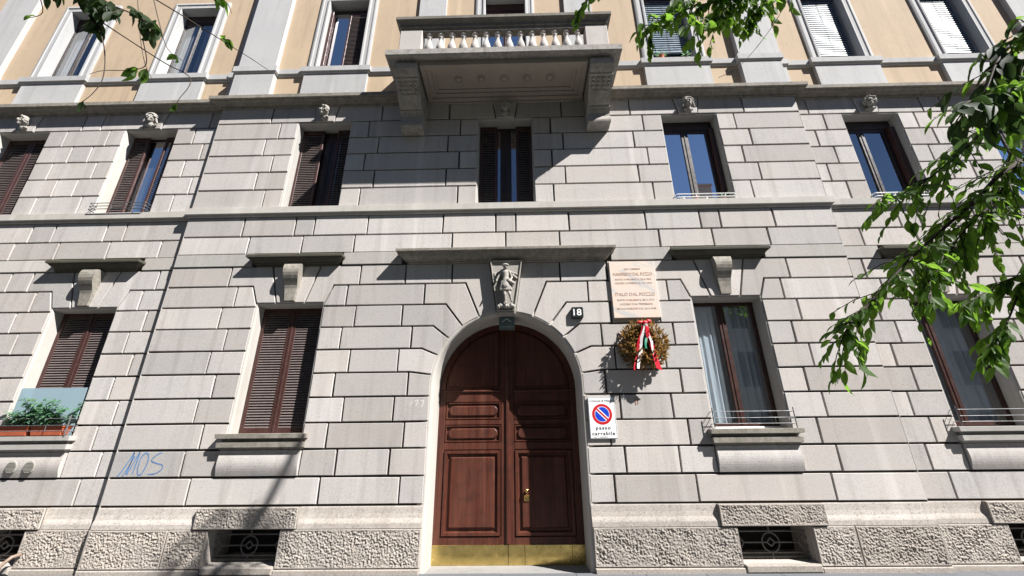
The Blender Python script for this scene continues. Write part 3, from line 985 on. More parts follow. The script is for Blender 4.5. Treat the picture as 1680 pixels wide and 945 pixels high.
for s in (-1, 1):
    L = empty('door_leaf', DR) if False else None
    def X(a, b): return (a, b) if s > 0 else (-b, -a)
    g = G()
    yf, yb = DOORY, DOORY + .031
    a, b = X(.006, .115); g.box(a, b, yf, yb, DZ, 3.93, .006)                                     # meeting stile
    a, b = X(1.125, 1.255); g.box(a, b, yf, yb, DZ, CZ, .006)                                       # hanging stile
    for za, zb in ((DZ, .37), (1.71, 1.83), (2.13, 2.215), (2.525, 2.70)):
        a, b = X(.115, 1.125); g.box(a, b, yf, yb, za, zb, .006)
    g.build('leaf_frame', 'door_wood', DR)
    # raised panels
    a, b = X(.125, 1.115); ring(rect(a, b, .38, 1.70), .07, yf - .016, yb, .02, DR, 'panel_moulding')
    a, b = X(.225, 1.01); G().prism(rect(a, b, .485, 1.60), yf - .004, yb, .026).build('door_panel', 'door_wood', DR)
    for za, zb in ((1.84, 2.12), (2.225, 2.515)):
        a, b = X(.125, 1.115); ring(rect(a, b, za, zb), .028, yf - .008, yb, .01, DR, 'panel_moulding')
        a, b = X(.18, 1.06); zc = (za + zb) / 2; rr_ = .088
        pl = [(b - rr_ + rr_ * math.cos(t * math.pi / 10 - math.pi / 2), zc + rr_ * math.sin(t * math.pi / 10 - math.pi / 2)) for t in range(11)] + \
             [(a + rr_ + rr_ * math.cos(t * math.pi / 10 + math.pi / 2), zc + rr_ * math.sin(t * math.pi / 10 + math.pi / 2)) for t in range(11)]
        G().prism(pl, yf - .010, yb, .016).build('door_panel', 'door_wood', DR)
    # ledge and quarter-round top panel
    a, b = X(.115, 1.20); G().box(a, b, yf - .03, yb, 2.70, 2.735, .012).build('door_ledge', 'door_wood', DR)
    a, b = X(.16, 1.10)
    q = arch_poly(1.12, 2.80, a, b, 16)
    G().prism(q, yf - .002, yb, .02).build('door_panel', 'door_wood', DR)
# arched rail along the top
g = G(); n = 32; vs = []; fs = []
for k in range(n + 1):
    t = math.pi * k / n
    for r_, y_ in ((1.27, DOORY + .03), (1.27, DOORY - .002), (1.15, DOORY - .002), (1.135, DOORY + .03)):
        vs.append((r_ * math.cos(t), y_, CZ + r_ * math.sin(t)))
for k in range(n):
    for i in range(3): fs.append((k * 4 + i, (k + 1) * 4 + i, (k + 1) * 4 + i + 1, k * 4 + i + 1))
g.add(vs, fs).build('arched_rail', 'door_wood', DR)
G().box(-.03, .03, DOORY - .035, DOORY, .26, 3.95, .012).build('cover_strip', 'door_wood', DR)
for a, b in ((-1.25, -.004), (.004, .268), (.274, 1.04), (1.046, 1.25)):
    k = G().prism(rect(a, b, DZ + .01, .255), DOORY - .012, DOORY + .004, .003).build('kick_plate', 'brass', DR)
    g = G()
    xs = [a + .03, b - .03] + ([a + (b - a) * t for t in (.25, .5, .75)] if b - a > .5 else [])
    for x in xs: g.disc(x, .225, .008, DOORY - .016, DOORY - .010, 8)
    for x in xs[:2]: g.disc(x, .09, .008, DOORY - .016, DOORY - .010, 8); g.disc(x, .02, .008, DOORY - .016, DOORY - .010, 8)
    g.build('screw_heads', 'steel_rail', DR, kind='stuff')
G().ellip((.322, DOORY - .045, 1.055), (.028, .03, .034)).tube([(.322, DOORY - .03, 1.055), (.322, DOORY + .01, 1.055)], .014).build('door_knob', 'brass', DR, smooth=True)
G().box(.275, .365, DOORY - .022, DOORY + .002, .89, .985, .012).box(.30, .34, DOORY - .045, DOORY - .02, .945, .975, .008).build('lock', 'brass', DR)
G().box(-1.30, 1.30, .002, DOORY + .1, DZ - .1, DZ + .008).build('threshold', 'threshold_stone', BLD)
# lamp box fixed under the crown of the arch, with a white chevron
lb = G().box(-.135, .15, .12, .36, 3.80, 3.99, .012).build('lamp_box', 'lamp_grey', BLD)
g = G()
for s in (-1, 1): g.add([(.007, .117, 3.965), (.007, .117, 3.95), (.007 + s * .08, .117, 3.885), (.007 + s * .08, .117, 3.90)], [(0, 1, 2, 3)])
g.build('chevron', 'white_paint', lb)

# ------------------------------------------------------------------ carved figures
def cap(g, a, b, ra, rb, n=7):
    a, b = Vector(a), Vector(b)
    g.ellip(a, (ra,) * 3, 10, 7); g.ellip(b, (rb,) * 3, 10, 7)
    g.tube([a, b], [ra, rb], 10)
# keystone of the door with the relief of a walking youth
yk = -.11
kb = G().prism([(-.155, 3.99), (.165, 3.99), (.31, 5.03), (-.29, 5.03)], yk, .06, .012)
kb = kb.build('door_keystone', 'carved_stone', BLD)
ring([(-.155, 4.03), (.165, 4.03), (.31, 5.025), (-.29, 5.025)], .022, yk - .03, yk + .005, .006, kb, 'keystone_border', 'carved_stone')
g = G()
yy = yk - .07
g.ellip((.0, yy - .02, 4.86), (.045, .05, .058)); g.ellip((.0, yy - .01, 4.895), (.064, .065, .03)); g.ellip((.0, yy - .03, 4.88), (.066, .07, .012))
g.ellip((.0, yy - .07, 4.855), (.010, .016, .014))
cap(g, (0, yy, 4.80), (0, yy, 4.84), .024, .022)
cap(g, (-.0, yy, 4.74), (.005, yy - .01, 4.62), .062, .052); cap(g, (-.055, yy, 4.775), (.06, yy - .005, 4.765), .034, .034)
cap(g, (.005, yy - .01, 4.60), (.0, yy - .01, 4.47), .064, .088); cap(g, (-.04, yy - .02, 4.44), (.05, yy - .01, 4.45), .05, .05)
cap(g, (.07, yy - .005, 4.76), (.115, yy + .01, 4.66), .026, .021); cap(g, (.115, yy + .01, 4.66), (.10, yy - .05, 4.585), .02, .017); cap(g, (.10, yy - .05, 4.585), (.05, yy - .08, 4.59), .018, .015)
cap(g, (-.065, yy, 4.765), (-.125, yy + .01, 4.70), .026, .021); cap(g, (-.125, yy + .01, 4.70), (-.16, yy + .0, 4.61), .02, .017); cap(g, (-.16, yy, 4.61), (-.165, yy - .02, 4.575), .018, .014)
cap(g, (.045, yy - .01, 4.44), (.075, yy - .035, 4.31), .037, .028); cap(g, (.075, yy - .035, 4.31), (.105, yy + .0, 4.19), .026, .016); cap(g, (.105, yy, 4.185), (.125, yy - .05, 4.175), .017, .012)
cap(g, (-.03, yy - .01, 4.44), (-.01, yy - .045, 4.30), .037, .028); cap(g, (-.01, yy - .045, 4.30), (.0, yy - .03, 4.16), .026, .017); cap(g, (.0, yy - .03, 4.15), (.005, yy - .08, 4.135), .018, .012)
# hem and skirt of the tunic, apron held in the hand
for k in range(7):
    t = k / 6
    cap(g, (-.06 + .12 * t, yy - .05 + .02 * abs(t - .5), 4.56), (-.085 + .18 * t, yy - .055 + .03 * abs(t - .5), 4.40), .018, .024)
cap(g, (.04, yy - .06, 4.575), (.14, yy - .05, 4.52), .030, .036); cap(g, (.14, yy - .05, 4.52), (.12, yy - .04, 4.46), .034, .02)
# cloak behind, standing ground
for x0_, z0_, x1_, z1_ in ((-.08, 4.78, -.20, 4.75), (-.20, 4.75, -.19, 4.60), (.08, 4.78, .2, 4.74), (-.15, 4.60, -.20, 4.50), (.13, 4.72, .2, 4.66), (-.10, 4.72, -.2, 4.68)):
    cap(g, (x0_, yk - .015, z0_), (x1_, yk - .012, z1_), .026, .022)
for k in range(9):
    x = -.125 + .26 * k / 8
    g.ellip((x, yk - .04 - .02 * rnd.random(), 4.085 + .03 * rnd.random()), (.034, .05, .042))
remeshed(g, 'relief_figure', 'carved_stone', kb, .0065, 1)

def mascaron(c, y, turn, hat):
    key = G().prism([(c - .195, 8.565), (c + .195, 8.565), (c + .262, 8.985), (c - .262, 8.985)], y - .02, y + .06, .008).build('keystone', 'stone', BLD)
    g = G()
    Q = Matrix.Rotation(turn, 3, 'Z')
    C = Vector((c, y - .10, 8.77))
    K = .78
    def el(p, r): g.ellip(C + Q @ Vector(p) * K, tuple(v * K for v in r), 12, 8, Q)
    def cp(a, b, ra, rb): cap(g, C + Q @ Vector(a) * K, C + Q @ Vector(b) * K, ra * K, rb * K)
    el((0, 0, 0), (.098, .115, .135)); el((0, -.05, -.075), (.062, .06, .065))
    cp((0, -.118, .03), (0, -.135, -.022), .013, .019)                    # nose
    for s in (-1, 1):
        cp((s * .018, -.108, .042), (s * .066, -.085, .035), .014, .012)   # brow
        el((s * .05, -.085, -.03), (.034, .03, .032))                       # cheek
        el((s * .036, -.094, .014), (.015, .012, .011))                     # eye
        el((s * .102, -.01, -.005), (.016, .025, .036))                     # ear
    cp((-.028, -.105, -.062), (.028, -.105, -.062), .010, .010); cp((-.02, -.104, -.080), (.02, -.104, -.080), .011, .011)
    el((0, -.09, -.118), (.03, .03, .024))
    cp((0, .02, -.10), (0, .06, -.19), .06, .09)                            # neck
    el((-.07, .05, -.19), (.06, .05, .035)); el((.07, .05, -.19), (.06, .05, .035))
    if hat == 0:
        for k in range(11):
            t = math.pi * (k / 10 * 1.36 - .18)
            x, z = math.cos(t), math.sin(t)
            el((.118 * x, -.055 + .02 * math.sin(k * 2.1), .045 + .105 * z), (.034, .045, .034))
            el((.145 * x, -.01, .02 + .13 * z), (.034, .05, .036))
    elif hat == 1:
        el((0, -.005, .09), (.118, .13, .075)); cp((-.10, -.085, .065), (.10, -.085, .065), .026, .026)
        for s in (-1, 1): cp((s * .125, -.03, .06), (s * .16, .0, -.06), .032, .022); el((s * .17, -.02, .10), (.04, .03, .032))
    else:
        for k in range(9):
            t = math.pi * k / 8
            cp((.10 * math.cos(t), -.075, .05 + .085 * math.sin(t)), (.155 * math.cos(t), -.02, .05 + .15 * math.sin(t)), .026, .018)
        for s in (-1, 1): cp((s * .12, -.02, .02), (s * .165, .01, -.12), .03, .03)
    remeshed(g, 'mascaron', 'carved_stone', key, .0065, 1)
for i, (c, y) in enumerate([(-WC, 0), (0, 0), (WC, 0), (-WING[0], WY), (WING[0], WY), (-WING[1], WY), (WING[1], WY)]):
    mascaron(c, y, (-.45, 0, .1, .25, -.35, -.25, .3)[i], (0, 1, 2, 2, 0, 0, 1)[i])

# ------------------------------------------------------------------ balcony
BAL = empty('balcony', BLD)
BX, BY = 2.395, -1.15
G().ledge(-BX + .09, BX - .09, BY + .09, [(.05, 9.165), (.08, 9.175), (.09, 9.18), (.09, 9.315), (.07, 9.33), (0, 9.335)], 1.2).build('balcony_slab', 'balcony_stone', BAL)
# soffit: stepped frame round a sunk field with five roundels
g = G()
for i, (a, zb) in enumerate(((0, 9.035), (.10, 9.07), (.18, 9.10))):
    x0, x1, y0, y1 = -1.72 + a, 1.72 - a, BY + .16 + a, -.02 - a
    x2, x3, y2, y3 = x0 + .10, x1 - .10, y0 + .10, y1 - .10
    for q in ((x0, x1, y0, y2), (x0, x1, y3, y1), (x0, x2, y2, y3), (x3, x1, y2, y3)):
        g.box(q[0], q[1], q[2], q[3], zb, 9.16)
g.box(-1.46, 1.46, BY + .42, -.28, 9.125, 9.163)
sof = g.build('soffit', 'soffit_stone', BAL)
for k in range(5):
    x = -.98 + k * .49
    g = G(); g.lathe([(.0, 9.085), (.05, 9.088), (.062, 9.10), (.062, 9.13)], (x, BY / 2 + .02, 0), 18)
    g.lathe([(.072, 9.115), (.078, 9.105), (.088, 9.11), (.09, 9.13)], (x, BY / 2 + .02, 0), 18)
    g.build('roundel', 'soffit_stone', sof)
# fascia between the consoles, against the wall
G().ledge(-1.74, 1.74, 0, [(0, 8.985), (.03, 8.99), (.035, 9.03), (.07, 9.04), (.11, 9.07), (.11, 9.11)], .05, (0, 0)).build('wall_fascia', 'soffit_stone', BAL)
def console(s):
    x0, x1 = (1.76, 2.235) if s > 0 else (-2.235, -1.76)
    e = empty('console', BAL) if False else None
    pr = [(.05, 8.13), (-.30, 8.13), (-.31, 8.17), (-.30, 8.22), (-.265, 8.30), (-.27, 8.38), (-.33, 8.45), (-.36, 8.47), (-.36, 8.50), (-.42, 8.52), (-.82, 8.83), (-.86, 8.84), (-.86, 8.87), (-.92, 8.90), (-1.0, 8.97), (-1.03, 9.04), (-1.03, 9.09), (.05, 9.09)]
    vs = [(x, y, z) for x in (x0, x1) for y, z in pr]; n = len(pr)
    fs = [tuple(range(n)), tuple(range(n, 2 * n))[::-1]] + [(i, n + i, n + (i + 1) % n, (i + 1) % n) for i in range(n)]
    o = G().add(vs, [f[::-1] for f in fs]).build('console', 'balcony_stone', BAL)
    g = G()
    d = Vector((0, -.40, .31)).normalized(); nn = Vector((0, -.31, -.40)).normalized()
    for r_ in range(3):
        for k in range(4):
            p = Vector((x0 + .075 + k * (x1 - x0 - .15) / 3, -.82, 8.83)) - d * (.05 + r_ * .075)
            g.ellip(p + nn * .004, (.034, .034, .03), 10, 6)
    g.build('bead_rows', 'balcony_stone', o, smooth=True, kind='stuff')
    p0 = Vector((0, -.82, 8.83)) - d * .27; p1 = p0 - d * .17
    g = G()
    xa, xb = x0 + .07, x1 - .07
    vs = []
    for off in (nn * -.01, nn * .018):
        vs += [(xa, (p0 + off).y, (p0 + off).z), (xb, (p0 + off).y, (p0 + off).z), (xb, (p1 + off).y, (p1 + off).z), (xa, (p1 + off).y, (p1 + off).z)]
    g.add(vs, [(4, 5, 6, 7), (0, 1, 5, 4), (1, 2, 6, 5), (2, 3, 7, 6), (3, 0, 4, 7)]).build('console_panel', 'balcony_stone', o)
console(-1); console(1)
# balustrade
RAIL = [(-.06, 10.03), (.0, 10.035), (.005, 10.12), (.03, 10.13), (.035, 10.20), (.07, 10.24), (.10, 10.26), (.115, 10.27), (.115, 10.345), (.09, 10.355), (-.06, 10.36)]
def rail(x0, x1, y0, y1):
    vs, fs = [], []
    n = len(RAIL)
    for o, z in RAIL: vs += [(x0 - o, y0 - o, z), (x1 + o, y0 - o, z), (x1 + o, y1 + o, z), (x0 - o, y1 + o, z)]
    for i in range(n - 1):
        for k in range(4): fs.append((i * 4 + k, i * 4 + (k + 1) % 4, (i + 1) * 4 + (k + 1) % 4, (i + 1) * 4 + k))
    fs.append((3, 2, 1, 0)); q = (n - 1) * 4; fs.append((q, q + 1, q + 2, q + 3))
    return G().add(vs, fs)
yr = BY + .17
rail(-2.17, 2.17, yr, yr + .17).build('handrail', 'shaded_rail_stone', BAL)
for s in (-1, 1):
    a = s * 2.085
    rail(a - .085, a + .085, yr + .30, .04).build('handrail', 'shaded_rail_stone', BAL)
    x0, x1 = (1.72, 2.19) if s > 0 else (-2.19, -1.72)
    G().box(x0, x1, yr - .02, yr + .22, 9.33, 10.05, .012).build('post', 'stone', BAL)
    G().box(x0 - .02, x1 + .02, yr - .04, yr + .24, 9.331, 9.40, .01).build('post_base', 'balcony_stone', BAL)
G().box(-1.72, 1.72, yr - .01, yr + .19, 9.331, 9.37, .008).build('balustrade_base', 'balcony_stone', BAL)
BP = [(.07, 0), (.07, .04), (.045, .05), (.04, .07), (.068, .11), (.092, .18), (.096, .24), (.084, .31), (.056, .40), (.037, .48), (.035, .53), (.05, .545), (.05, .565), (.038, .575), (.04, .60), (.066, .615), (.068, .67)]
bm0 = None
for k in range(14):
    x = -1.58 + k * 3.16 / 13
    if bm0 is None:
        o = G().lathe(BP, (0, 0, 0), 14).build('baluster', 'stone', BAL, smooth=True, auto=50)
        bm0 = o.data
    else: o = mesh_obj('baluster', bm0, BAL)
    o.location = (x, yr + .085, 9.368)
for s in (-1, 1):
    for k in range(3):
        o = mesh_obj('baluster', bm0, BAL); o.location = (s * 2.085, -.62 + k * .22, 9.345)

# ------------------------------------------------------------------ second floor, stucco
SY = .12
TOP = 14.3
h2 = [(c - .5, c + .5, 10.28, 12.62) for c in (-WC, WC)] + [(-.52, .52, 9.2, 12.62)]
wall_s = backing('second_storey_wall', -E_, E_, 9.2, TOP, SY, h2, mat='stucco')
for s in (-1, 1):
    a, b = (E_ - .1, 16.0) if s > 0 else (-16.0, -E_ + .1)
    backing('second_storey_wall', a, b, 9.2, TOP, SY + WY, [(s * c - .5, s * c + .5, 10.28, 12.62) for c in WING], mat='stucco')
def pilaster(x0, x1, y, t=.10, step=0.):
    e = empty('pilaster', BLD)
    G().box(x0, x1, y - t, y + .02, 9.2, 10.065, .006).build('pedestal', 'grey_plaster', e)
    G().box(x0 + .02, x1 - .02, y - t + .01, y + .02, 10.30, TOP, .006).build('shaft', 'grey_plaster', e)
    G().ledge(x0 + .01, x1 - .01, y - t + .02, [(0, 10.065), (.035, 10.075), (.05, 10.10), (.06, 10.115), (.06, 10.27), (.03, 10.285), (.0, 10.35), (-.005, 10.42)], .1).build('base_moulding', 'grey_plaster', e)
for s in (-1, 1):
    a, b = (5.46, 6.40) if s > 0 else (-6.40, -5.46)
    pilaster(a, b, SY, .13)
    a, b = (E_ + .0, 6.62) if s > 0 else (-6.62, -E_ - .0)
    pilaster(a, b, SY + WY, .06)
    a, b = (1.47, 2.2) if s > 0 else (-2.2, -1.47)
    pilaster(a, b, SY, .08)
    a, b = (12.45, 13.38) if s > 0 else (-13.38, -12.45)
    pilaster(a, b, SY + WY, .12)
BAND = [(0, 10.07), (.025, 10.08), (.03, 10.11), (.055, 10.12), (.06, 10.255), (.04, 10.27), (0, 10.28)]
def band(x0, x1, y): G().ledge(x0, x1, y, BAND, .05, (0, 0)).build('sill_band', 'grey_plaster', BLD)
def win2(c, y, kind, z0=10.28):
    e = empty('window', BLD)
    G().prism(rect(c - .76, c + .76, 9.2, 10.066), y - .075, y + .01, .005).build('sill_panel', 'grey_plaster', e)
    G().ledge(c - .77, c + .77, y - .07, BAND, .12).build('sill', 'grey_plaster', e)
    # moulded surround
    z1 = 12.62
    L = [(.24, y + .005), (.24, y - .035), (.20, y - .05), (.17, y - .05), (.165, y - .035), (.07, y - .03), (.06, y - .055), (.02, y - .06), (.0, y - .045), (.0, y + .24)]
    vs, fs = [], []
    for d, yy in L: vs += [(c - .5 - d, yy, z0), (c - .5 - d, yy, z1 + d), (c + .5 + d, yy, z1 + d), (c + .5 + d, yy, z0)]
    for k in range(len(L) - 1):
        for i in range(3): fs.append((k * 4 + i, k * 4 + i + 1, (k + 1) * 4 + i + 1, (k + 1) * 4 + i))
    G().add(vs, fs).build('surround', 'grey_plaster', e)
    G().add([(c - .5, y - .06, z0 + .001), (c + .5, y - .06, z0 + .001), (c + .5, y + .3, z0 + .001), (c - .5, y + .3, z0 + .001)], [(0, 1, 2, 3)]).build('sill_top', 'grey_plaster', e)
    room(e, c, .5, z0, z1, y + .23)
    yg = y + .17
    if kind == 'glass':
        casement(e, c - .5, c + .5, z0 + .01, z1 - .25, yg, .05, .04, 'dark_frame', 'window_glass', muls=[c - .06])
        G().box(c - .5, c + .5, yg - .01, yg + .06, z1 - .25, z1).build('shutter_box', 'dark_frame', e)
        curtain(e, c - .44, c - .12, z0 + .06, z1 - .3, yg + .10, .012, 3, 0, 'curtain_grey'); curtain(e, c + .0, c + .44, z0 + .06, z1 - .3, yg + .12, .01, 3, 1, 'curtain_grey')
    elif kind == 'shutter':
        casement(e, c - .5, c + .5, z0 + .01, z1 - .1, yg, .06, .05, 'frame_paint', 'upper_glass', muls=[c - .02])
        shutter(e, c - .02, c + .49, z0 + .02, z1 - .25, yg - .06, .05)
        G().box(c - .495, c - .42, yg - .12, yg - .01, z0 + .02, z1 - .25, .005).build('folded_shutter', 'shutter_paint', e)
    elif kind == 'door':
        casement(e, c - .5, c + .5, 9.36, z1 - .22, yg, .10, .06, 'frame_paint', 'upper_glass')
        G().box(c - .5, c + .5, yg - .02, yg + .06, z1 - .22, z1).build('shutter_box', 'shutter_paint', e)
    else:
        zb = z0 + .42 if kind == 'blind_up' else z0 + .05
        casement(e, c - .5, c + .5, z0 + .01, z1 - .1, yg, .06, .05, 'dark_frame')
        g = G(); z = zb
        while z < z1 - .12:
            g.add([(c - .47, yg - .075, z), (c + .47, yg - .075, z), (c + .47, yg - .062, z + .05), (c - .47, yg - .062, z + .05)], [(0, 1, 2, 3)])
            g.add([(c - .47, yg - .075, z), (c + .47, yg - .075, z), (c + .47, yg - .075, z - .004), (c - .47, yg - .075, z - .004)], [(0, 1, 2, 3)])
            z += .074
        g.build('blind_slats', 'blind_silver', e, kind='stuff')
        G().box(c - .475, c + .475, yg - .08, yg - .03, zb - .03, zb - .008, .004).build('blind_rail', 'blind_silver', e)
        G().box(c - .47, c + .49, yg - .09, yg - .02, z1 - .11, z1 - .01, .004).build('blind_box', 'dark_frame', e)
        g = G()
        for x in (-.35, 0, .35): g.tube([(c + x, yg - .08, zb), (c + x, yg - .08, z1 - .1)], .003, 4)
        g.tube([(c - .5, y - .03, z0 + .07), (c + .5, y - .03, z0 + .07)], .012)
        g.build('blind_cords', 'steel_rail', e)
win2(-WC, SY, 'shutter'); win2(WC, SY, 'blind_up'); win2(0, SY, 'door', 9.24)
for s in (-1, 1):
    for c in WING: win2(s * c, SY + WY, 'glass' if s < 0 else 'blind')
    sg = lambda a, b, y: band(*((a, b) if s > 0 else (-b, -a)), y)
    sg(2.2, WC - .80, SY); sg(WC + .80, 5.46, SY)
    sg(6.62, WING[0] - .80, SY + WY); sg(WING[0] + .80, WING[1] - .80, SY + WY); sg(WING[1] + .80, 12.45, SY + WY)
G().box(-16.0, 16.0, SY + .001, 6.0, TOP, TOP + .1).build('roof', 'grey_plaster', BLD)
G().box(-16.0, 16.0, 5.8, 6.0, GZ, TOP).build('rear_wall', 'stucco', BLD)
for s in (-1, 1): G().box(*((15.95, 16.05) if s > 0 else (-16.05, -15.95)), WY + .1, 6.0, GZ, TOP).build('side_wall', 'stucco', BLD)

# vents on the apron of the left wing window
for x in (-8.16, -7.86):
    y = WY - .045
    v = G().disc(x, 1.505, .105, y - .02, y + .10, 28, b=.012).build('wall_vent', 'vent_plastic', BLD)
    g = G()
    for k in range(8):
        z = 1.505 - .075 + k * .0205
        hw = math.sqrt(max(.085 ** 2 - (z - 1.505) ** 2, .0004))
        g.box(x - hw, x + hw, y - .030, y - .018, z - .006, z + .003)
    g.build('vent_slats', 'vent_plastic', v, kind='stuff')

# blue lettering scrawled on the stone to the left
def stroke(g, pts, wd, y=-.0035):
    n = len(pts)
    L, Rr = [], []
    for i, p in enumerate(pts):
        a = Vector(pts[max(i - 1, 0)]); b = Vector(pts[min(i + 1, n - 1)])
        d = (b - a).normalized(); q = Vector((-d.y, d.x)) * wd / 2 * (.75 + .4 * rnd.random())
        L.append((p[0] + q.x, y, p[1] + q.y)); Rr.append((p[0] - q.x, y, p[1] - q.y))
    g.add(L + Rr, [(i, n + i, n + i + 1, i + 1) for i in range(n - 1)])
def curve(pts, n=6):
    out = []
    P_ = [pts[0]] + pts + [pts[-1]]
    for i in range(1, len(P_) - 2):
        for k in range(n):
            t = k / n
            a, b, c, d = [Vector(P_[i + j]) for j in (-1, 0, 1, 2)]
            out.append(tuple(.5 * ((2 * b) + (c - a) * t + (2 * a - 5 * b + 4 * c - d) * t * t + (3 * b - a - 3 * c + d) * t ** 3)))
    out.append(pts[-1]); return out
g = G()
def px(a, b): return (-6.30 + a * .73, 1.34 + b * .40)
for ln in ([(.0, .02), (.08, .25), (.2, .75), (.24, .93), (.22, .5), (.19, .1)], [(.21, .1), (.3, .6), (.36, .95), (.35, .5), (.33, .12)], [(.12, .05), (.2, .4), (.27, .8)],
           [(.50, .92), (.42, .7), (.42, .3), (.47, .08), (.55, .18), (.60, .55), (.57, .85), (.50, .92)],
           [(.88, .93), (.76, .82), (.68, .62), (.80, .52), (.95, .45), (.96, .28), (.84, .13), (.68, .10)]):
    stroke(g, curve([px(*p) for p in ln]), .018)
g.build('graffiti', 'graffiti_blue', BLD)

g = G()
for ln in ([(2.165, 2.50), (2.16, 2.44), (2.17, 2.38)], [(2.20, 2.53), (2.205, 2.46), (2.20, 2.39)]): stroke(g, curve(ln, 3), .012)
g.build('rust_marks', 'rust_mark', BLD, kind='stuff')
g = G()
for ln in ([(-1.56, 2.48), (-1.50, 2.50), (-1.53, 2.40)], [(-1.45, 2.49), (-1.40, 2.49), (-1.43, 2.39)], [(-1.60, 2.49), (-1.62, 2.42)]): stroke(g, curve(ln, 3), .012)
g.build('chalk_marks', 'chalk_mark', BLD, kind='stuff')

# ------------------------------------------------------------------ things on the wall
pq = empty('memorial_plaque', loc=(2.36, -.02, 3.88), label='pinkish marble memorial plaque with engraved lettering on the stone wall above the wreath', category='plaque')
def under(o, root):
    o.parent = root
    o.matrix_parent_inverse = Matrix.Translation(-root.location)
under(G().prism(rect(1.94, 2.785, 3.885, 4.995), -.05, .03, .006).build('slab', 'plaque_marble'), pq)
for s, z, wd, h in (('QUI VISSERO', 4.835, .30, .036), ('MANFREDO DAL POZZO', 4.735, .72, .062), ('NATO A MILANO IL 20.4.1904', 4.63, .66, .034), ('UCCISO A FOSSOLI IL 12.7.1944', 4.555, .68, .034),
                    ('ITALO DAL POZZO', 4.335, .72, .062), ('NATO A MILANO IL 28.11.1911', 4.225, .66, .034), ('UCCISO DAI TEDESCHI', 4.145, .58, .034), ('IN VIA MOSCOVA IL 26.4.1945', 4.06, .70, .034)):
    under(text('lettering', s, 'plaque_letter', None, 2.362, -.0515, z, wd, h, .0015), pq)

sg_ = empty('driveway_sign', loc=(1.58, -.02, 1.84), label='white no parking sign with red and blue roundel beside the arched door', category='sign')
SX = 1.585
under(G().prism(rect(1.362, 1.808, 1.85, 2.515), -.03, -.018, .004).build('panel', 'sign_white'), sg_)
under(G().box(1.40, 1.77, -.018, .0, 2.38, 2.42).box(1.40, 1.77, -.018, .0, 1.95, 1.99).build('bracket', 'iron'), sg_)
ring_ = rect(1.368, 1.802, 1.856, 2.509)
o = G(); 
q = inset(ring_, .006)
o.add([(x, -.0312, z) for x, z in ring_] + [(x, -.0312, z) for x, z in q], [(i, (i + 1) % 4, 4 + (i + 1) % 4, 4 + i) for i in range(4)])
under(o.build('border_line', 'ink'), sg_)
cz_ = 2.235
under(G().disc(SX, cz_, .165, -.0315, -.03, 40).build('roundel', 'sign_red'), sg_)
under(G().disc(SX, cz_, .122, -.0325, -.031, 40).build('roundel_rim', 'sign_white'), sg_)
under(G().disc(SX, cz_, .115, -.0335, -.032, 40).build('roundel_field', 'sign_blue'), sg_)
def bar(hw, y, m):
    d = Vector((.707, -.707)); nn = Vector((.707, .707)); c = Vector((SX, cz_)); r = math.sqrt(.122 ** 2 - hw ** 2)
    P_ = [c - d * r - nn * hw, c + d * r - nn * hw, c + d * r + nn * hw, c - d * r + nn * hw]
    return G().add([(p.x, y, p.y) for p in P_], [(0, 1, 2, 3)]).build('diagonal_bar', m)
under(bar(.030, -.0342, 'sign_white'), sg_); under(bar(.014, -.035, 'sign_red'), sg_)
under(text('lettering', 'Comune di Milano', 'ink', None, SX, -.0312, 2.452, .38, .036, .0006), sg_)
under(text('lettering', 'passo', 'ink', None, SX, -.0312, 2.005, .24, .055, .0006, .02, 1.25), sg_)
under(text('lettering', 'carrabile', 'ink', None, SX, -.0312, 1.935, .37, .058, .0006, .02, 1.2), sg_)
under(text('lettering', 'aut. 17 settembre', 'ink', None, SX - .05, -.0312, 1.882, .22, .017, .0006), sg_)

nb = empty('house_number_plate', loc=(1.285, -.02, 3.88), label='black house number plate with white number 18 right of the arch', category='number plate')
def rrect(x0, x1, z0, z1, r, n=5):
    out = []
    for cx_, cz2, a0 in ((x1 - r, z0 + r, -90), (x1 - r, z1 - r, 0), (x0 + r, z1 - r, 90), (x0 + r, z0 + r, 180)):
        out += [(cx_ + r * math.cos(R(a0 + 90 * k / n)), cz2 + r * math.sin(R(a0 + 90 * k / n))) for k in range(n + 1)]
    return out
under(G().prism(rrect(1.18, 1.395, 3.89, 4.10, .03), -.075, .0, .012).build('plate', 'number_black'), nb)
under(text('numerals', '18', 'white_paint', None, 1.287, -.0765, 3.997, .145, .125, .004, .012), nb)

# laurel wreath with tricolour ribbon
WX, WZ, WYY = 2.375, 3.375, -.13
wr = empty('laurel_wreath', loc=(WX, -.02, WZ - .43), label='dried brown laurel wreath with red and white ribbon hanging under the plaque', category='wreath')
g = G()
g.tube([(WX + .235 * math.cos(t * math.pi / 14), WYY + .03, WZ + .245 * math.sin(t * math.pi / 14)) for t in range(29)], .12, 8)
under(g.build('straw_ring', 'dry_leaf_dark'), wr)
def leaf_geo(L, W_, fold=.25, bend=.2, n=4, tip=1.0):
    """one leaf along +x, blade up, pointed at the end"""
    vs, fs = [], []
    for i in range(n + 1):
        t = i / n
        w_ = W_ * (math.sin(math.pi * min(1, t * .93 + .04)) ** .8) * (1 - .35 * t) * (0 if i == n else 1)
        x = L * t; z = -bend * L * t * t
        vs += [(x, -w_, z + fold * w_), (x, 0, z), (x, w_, z + fold * w_)]
    for i in range(n):
        a = i * 3
        fs += [(a, a + 3, a + 4, a + 1), (a + 1, a + 4, a + 5, a + 2)]
    return vs, fs
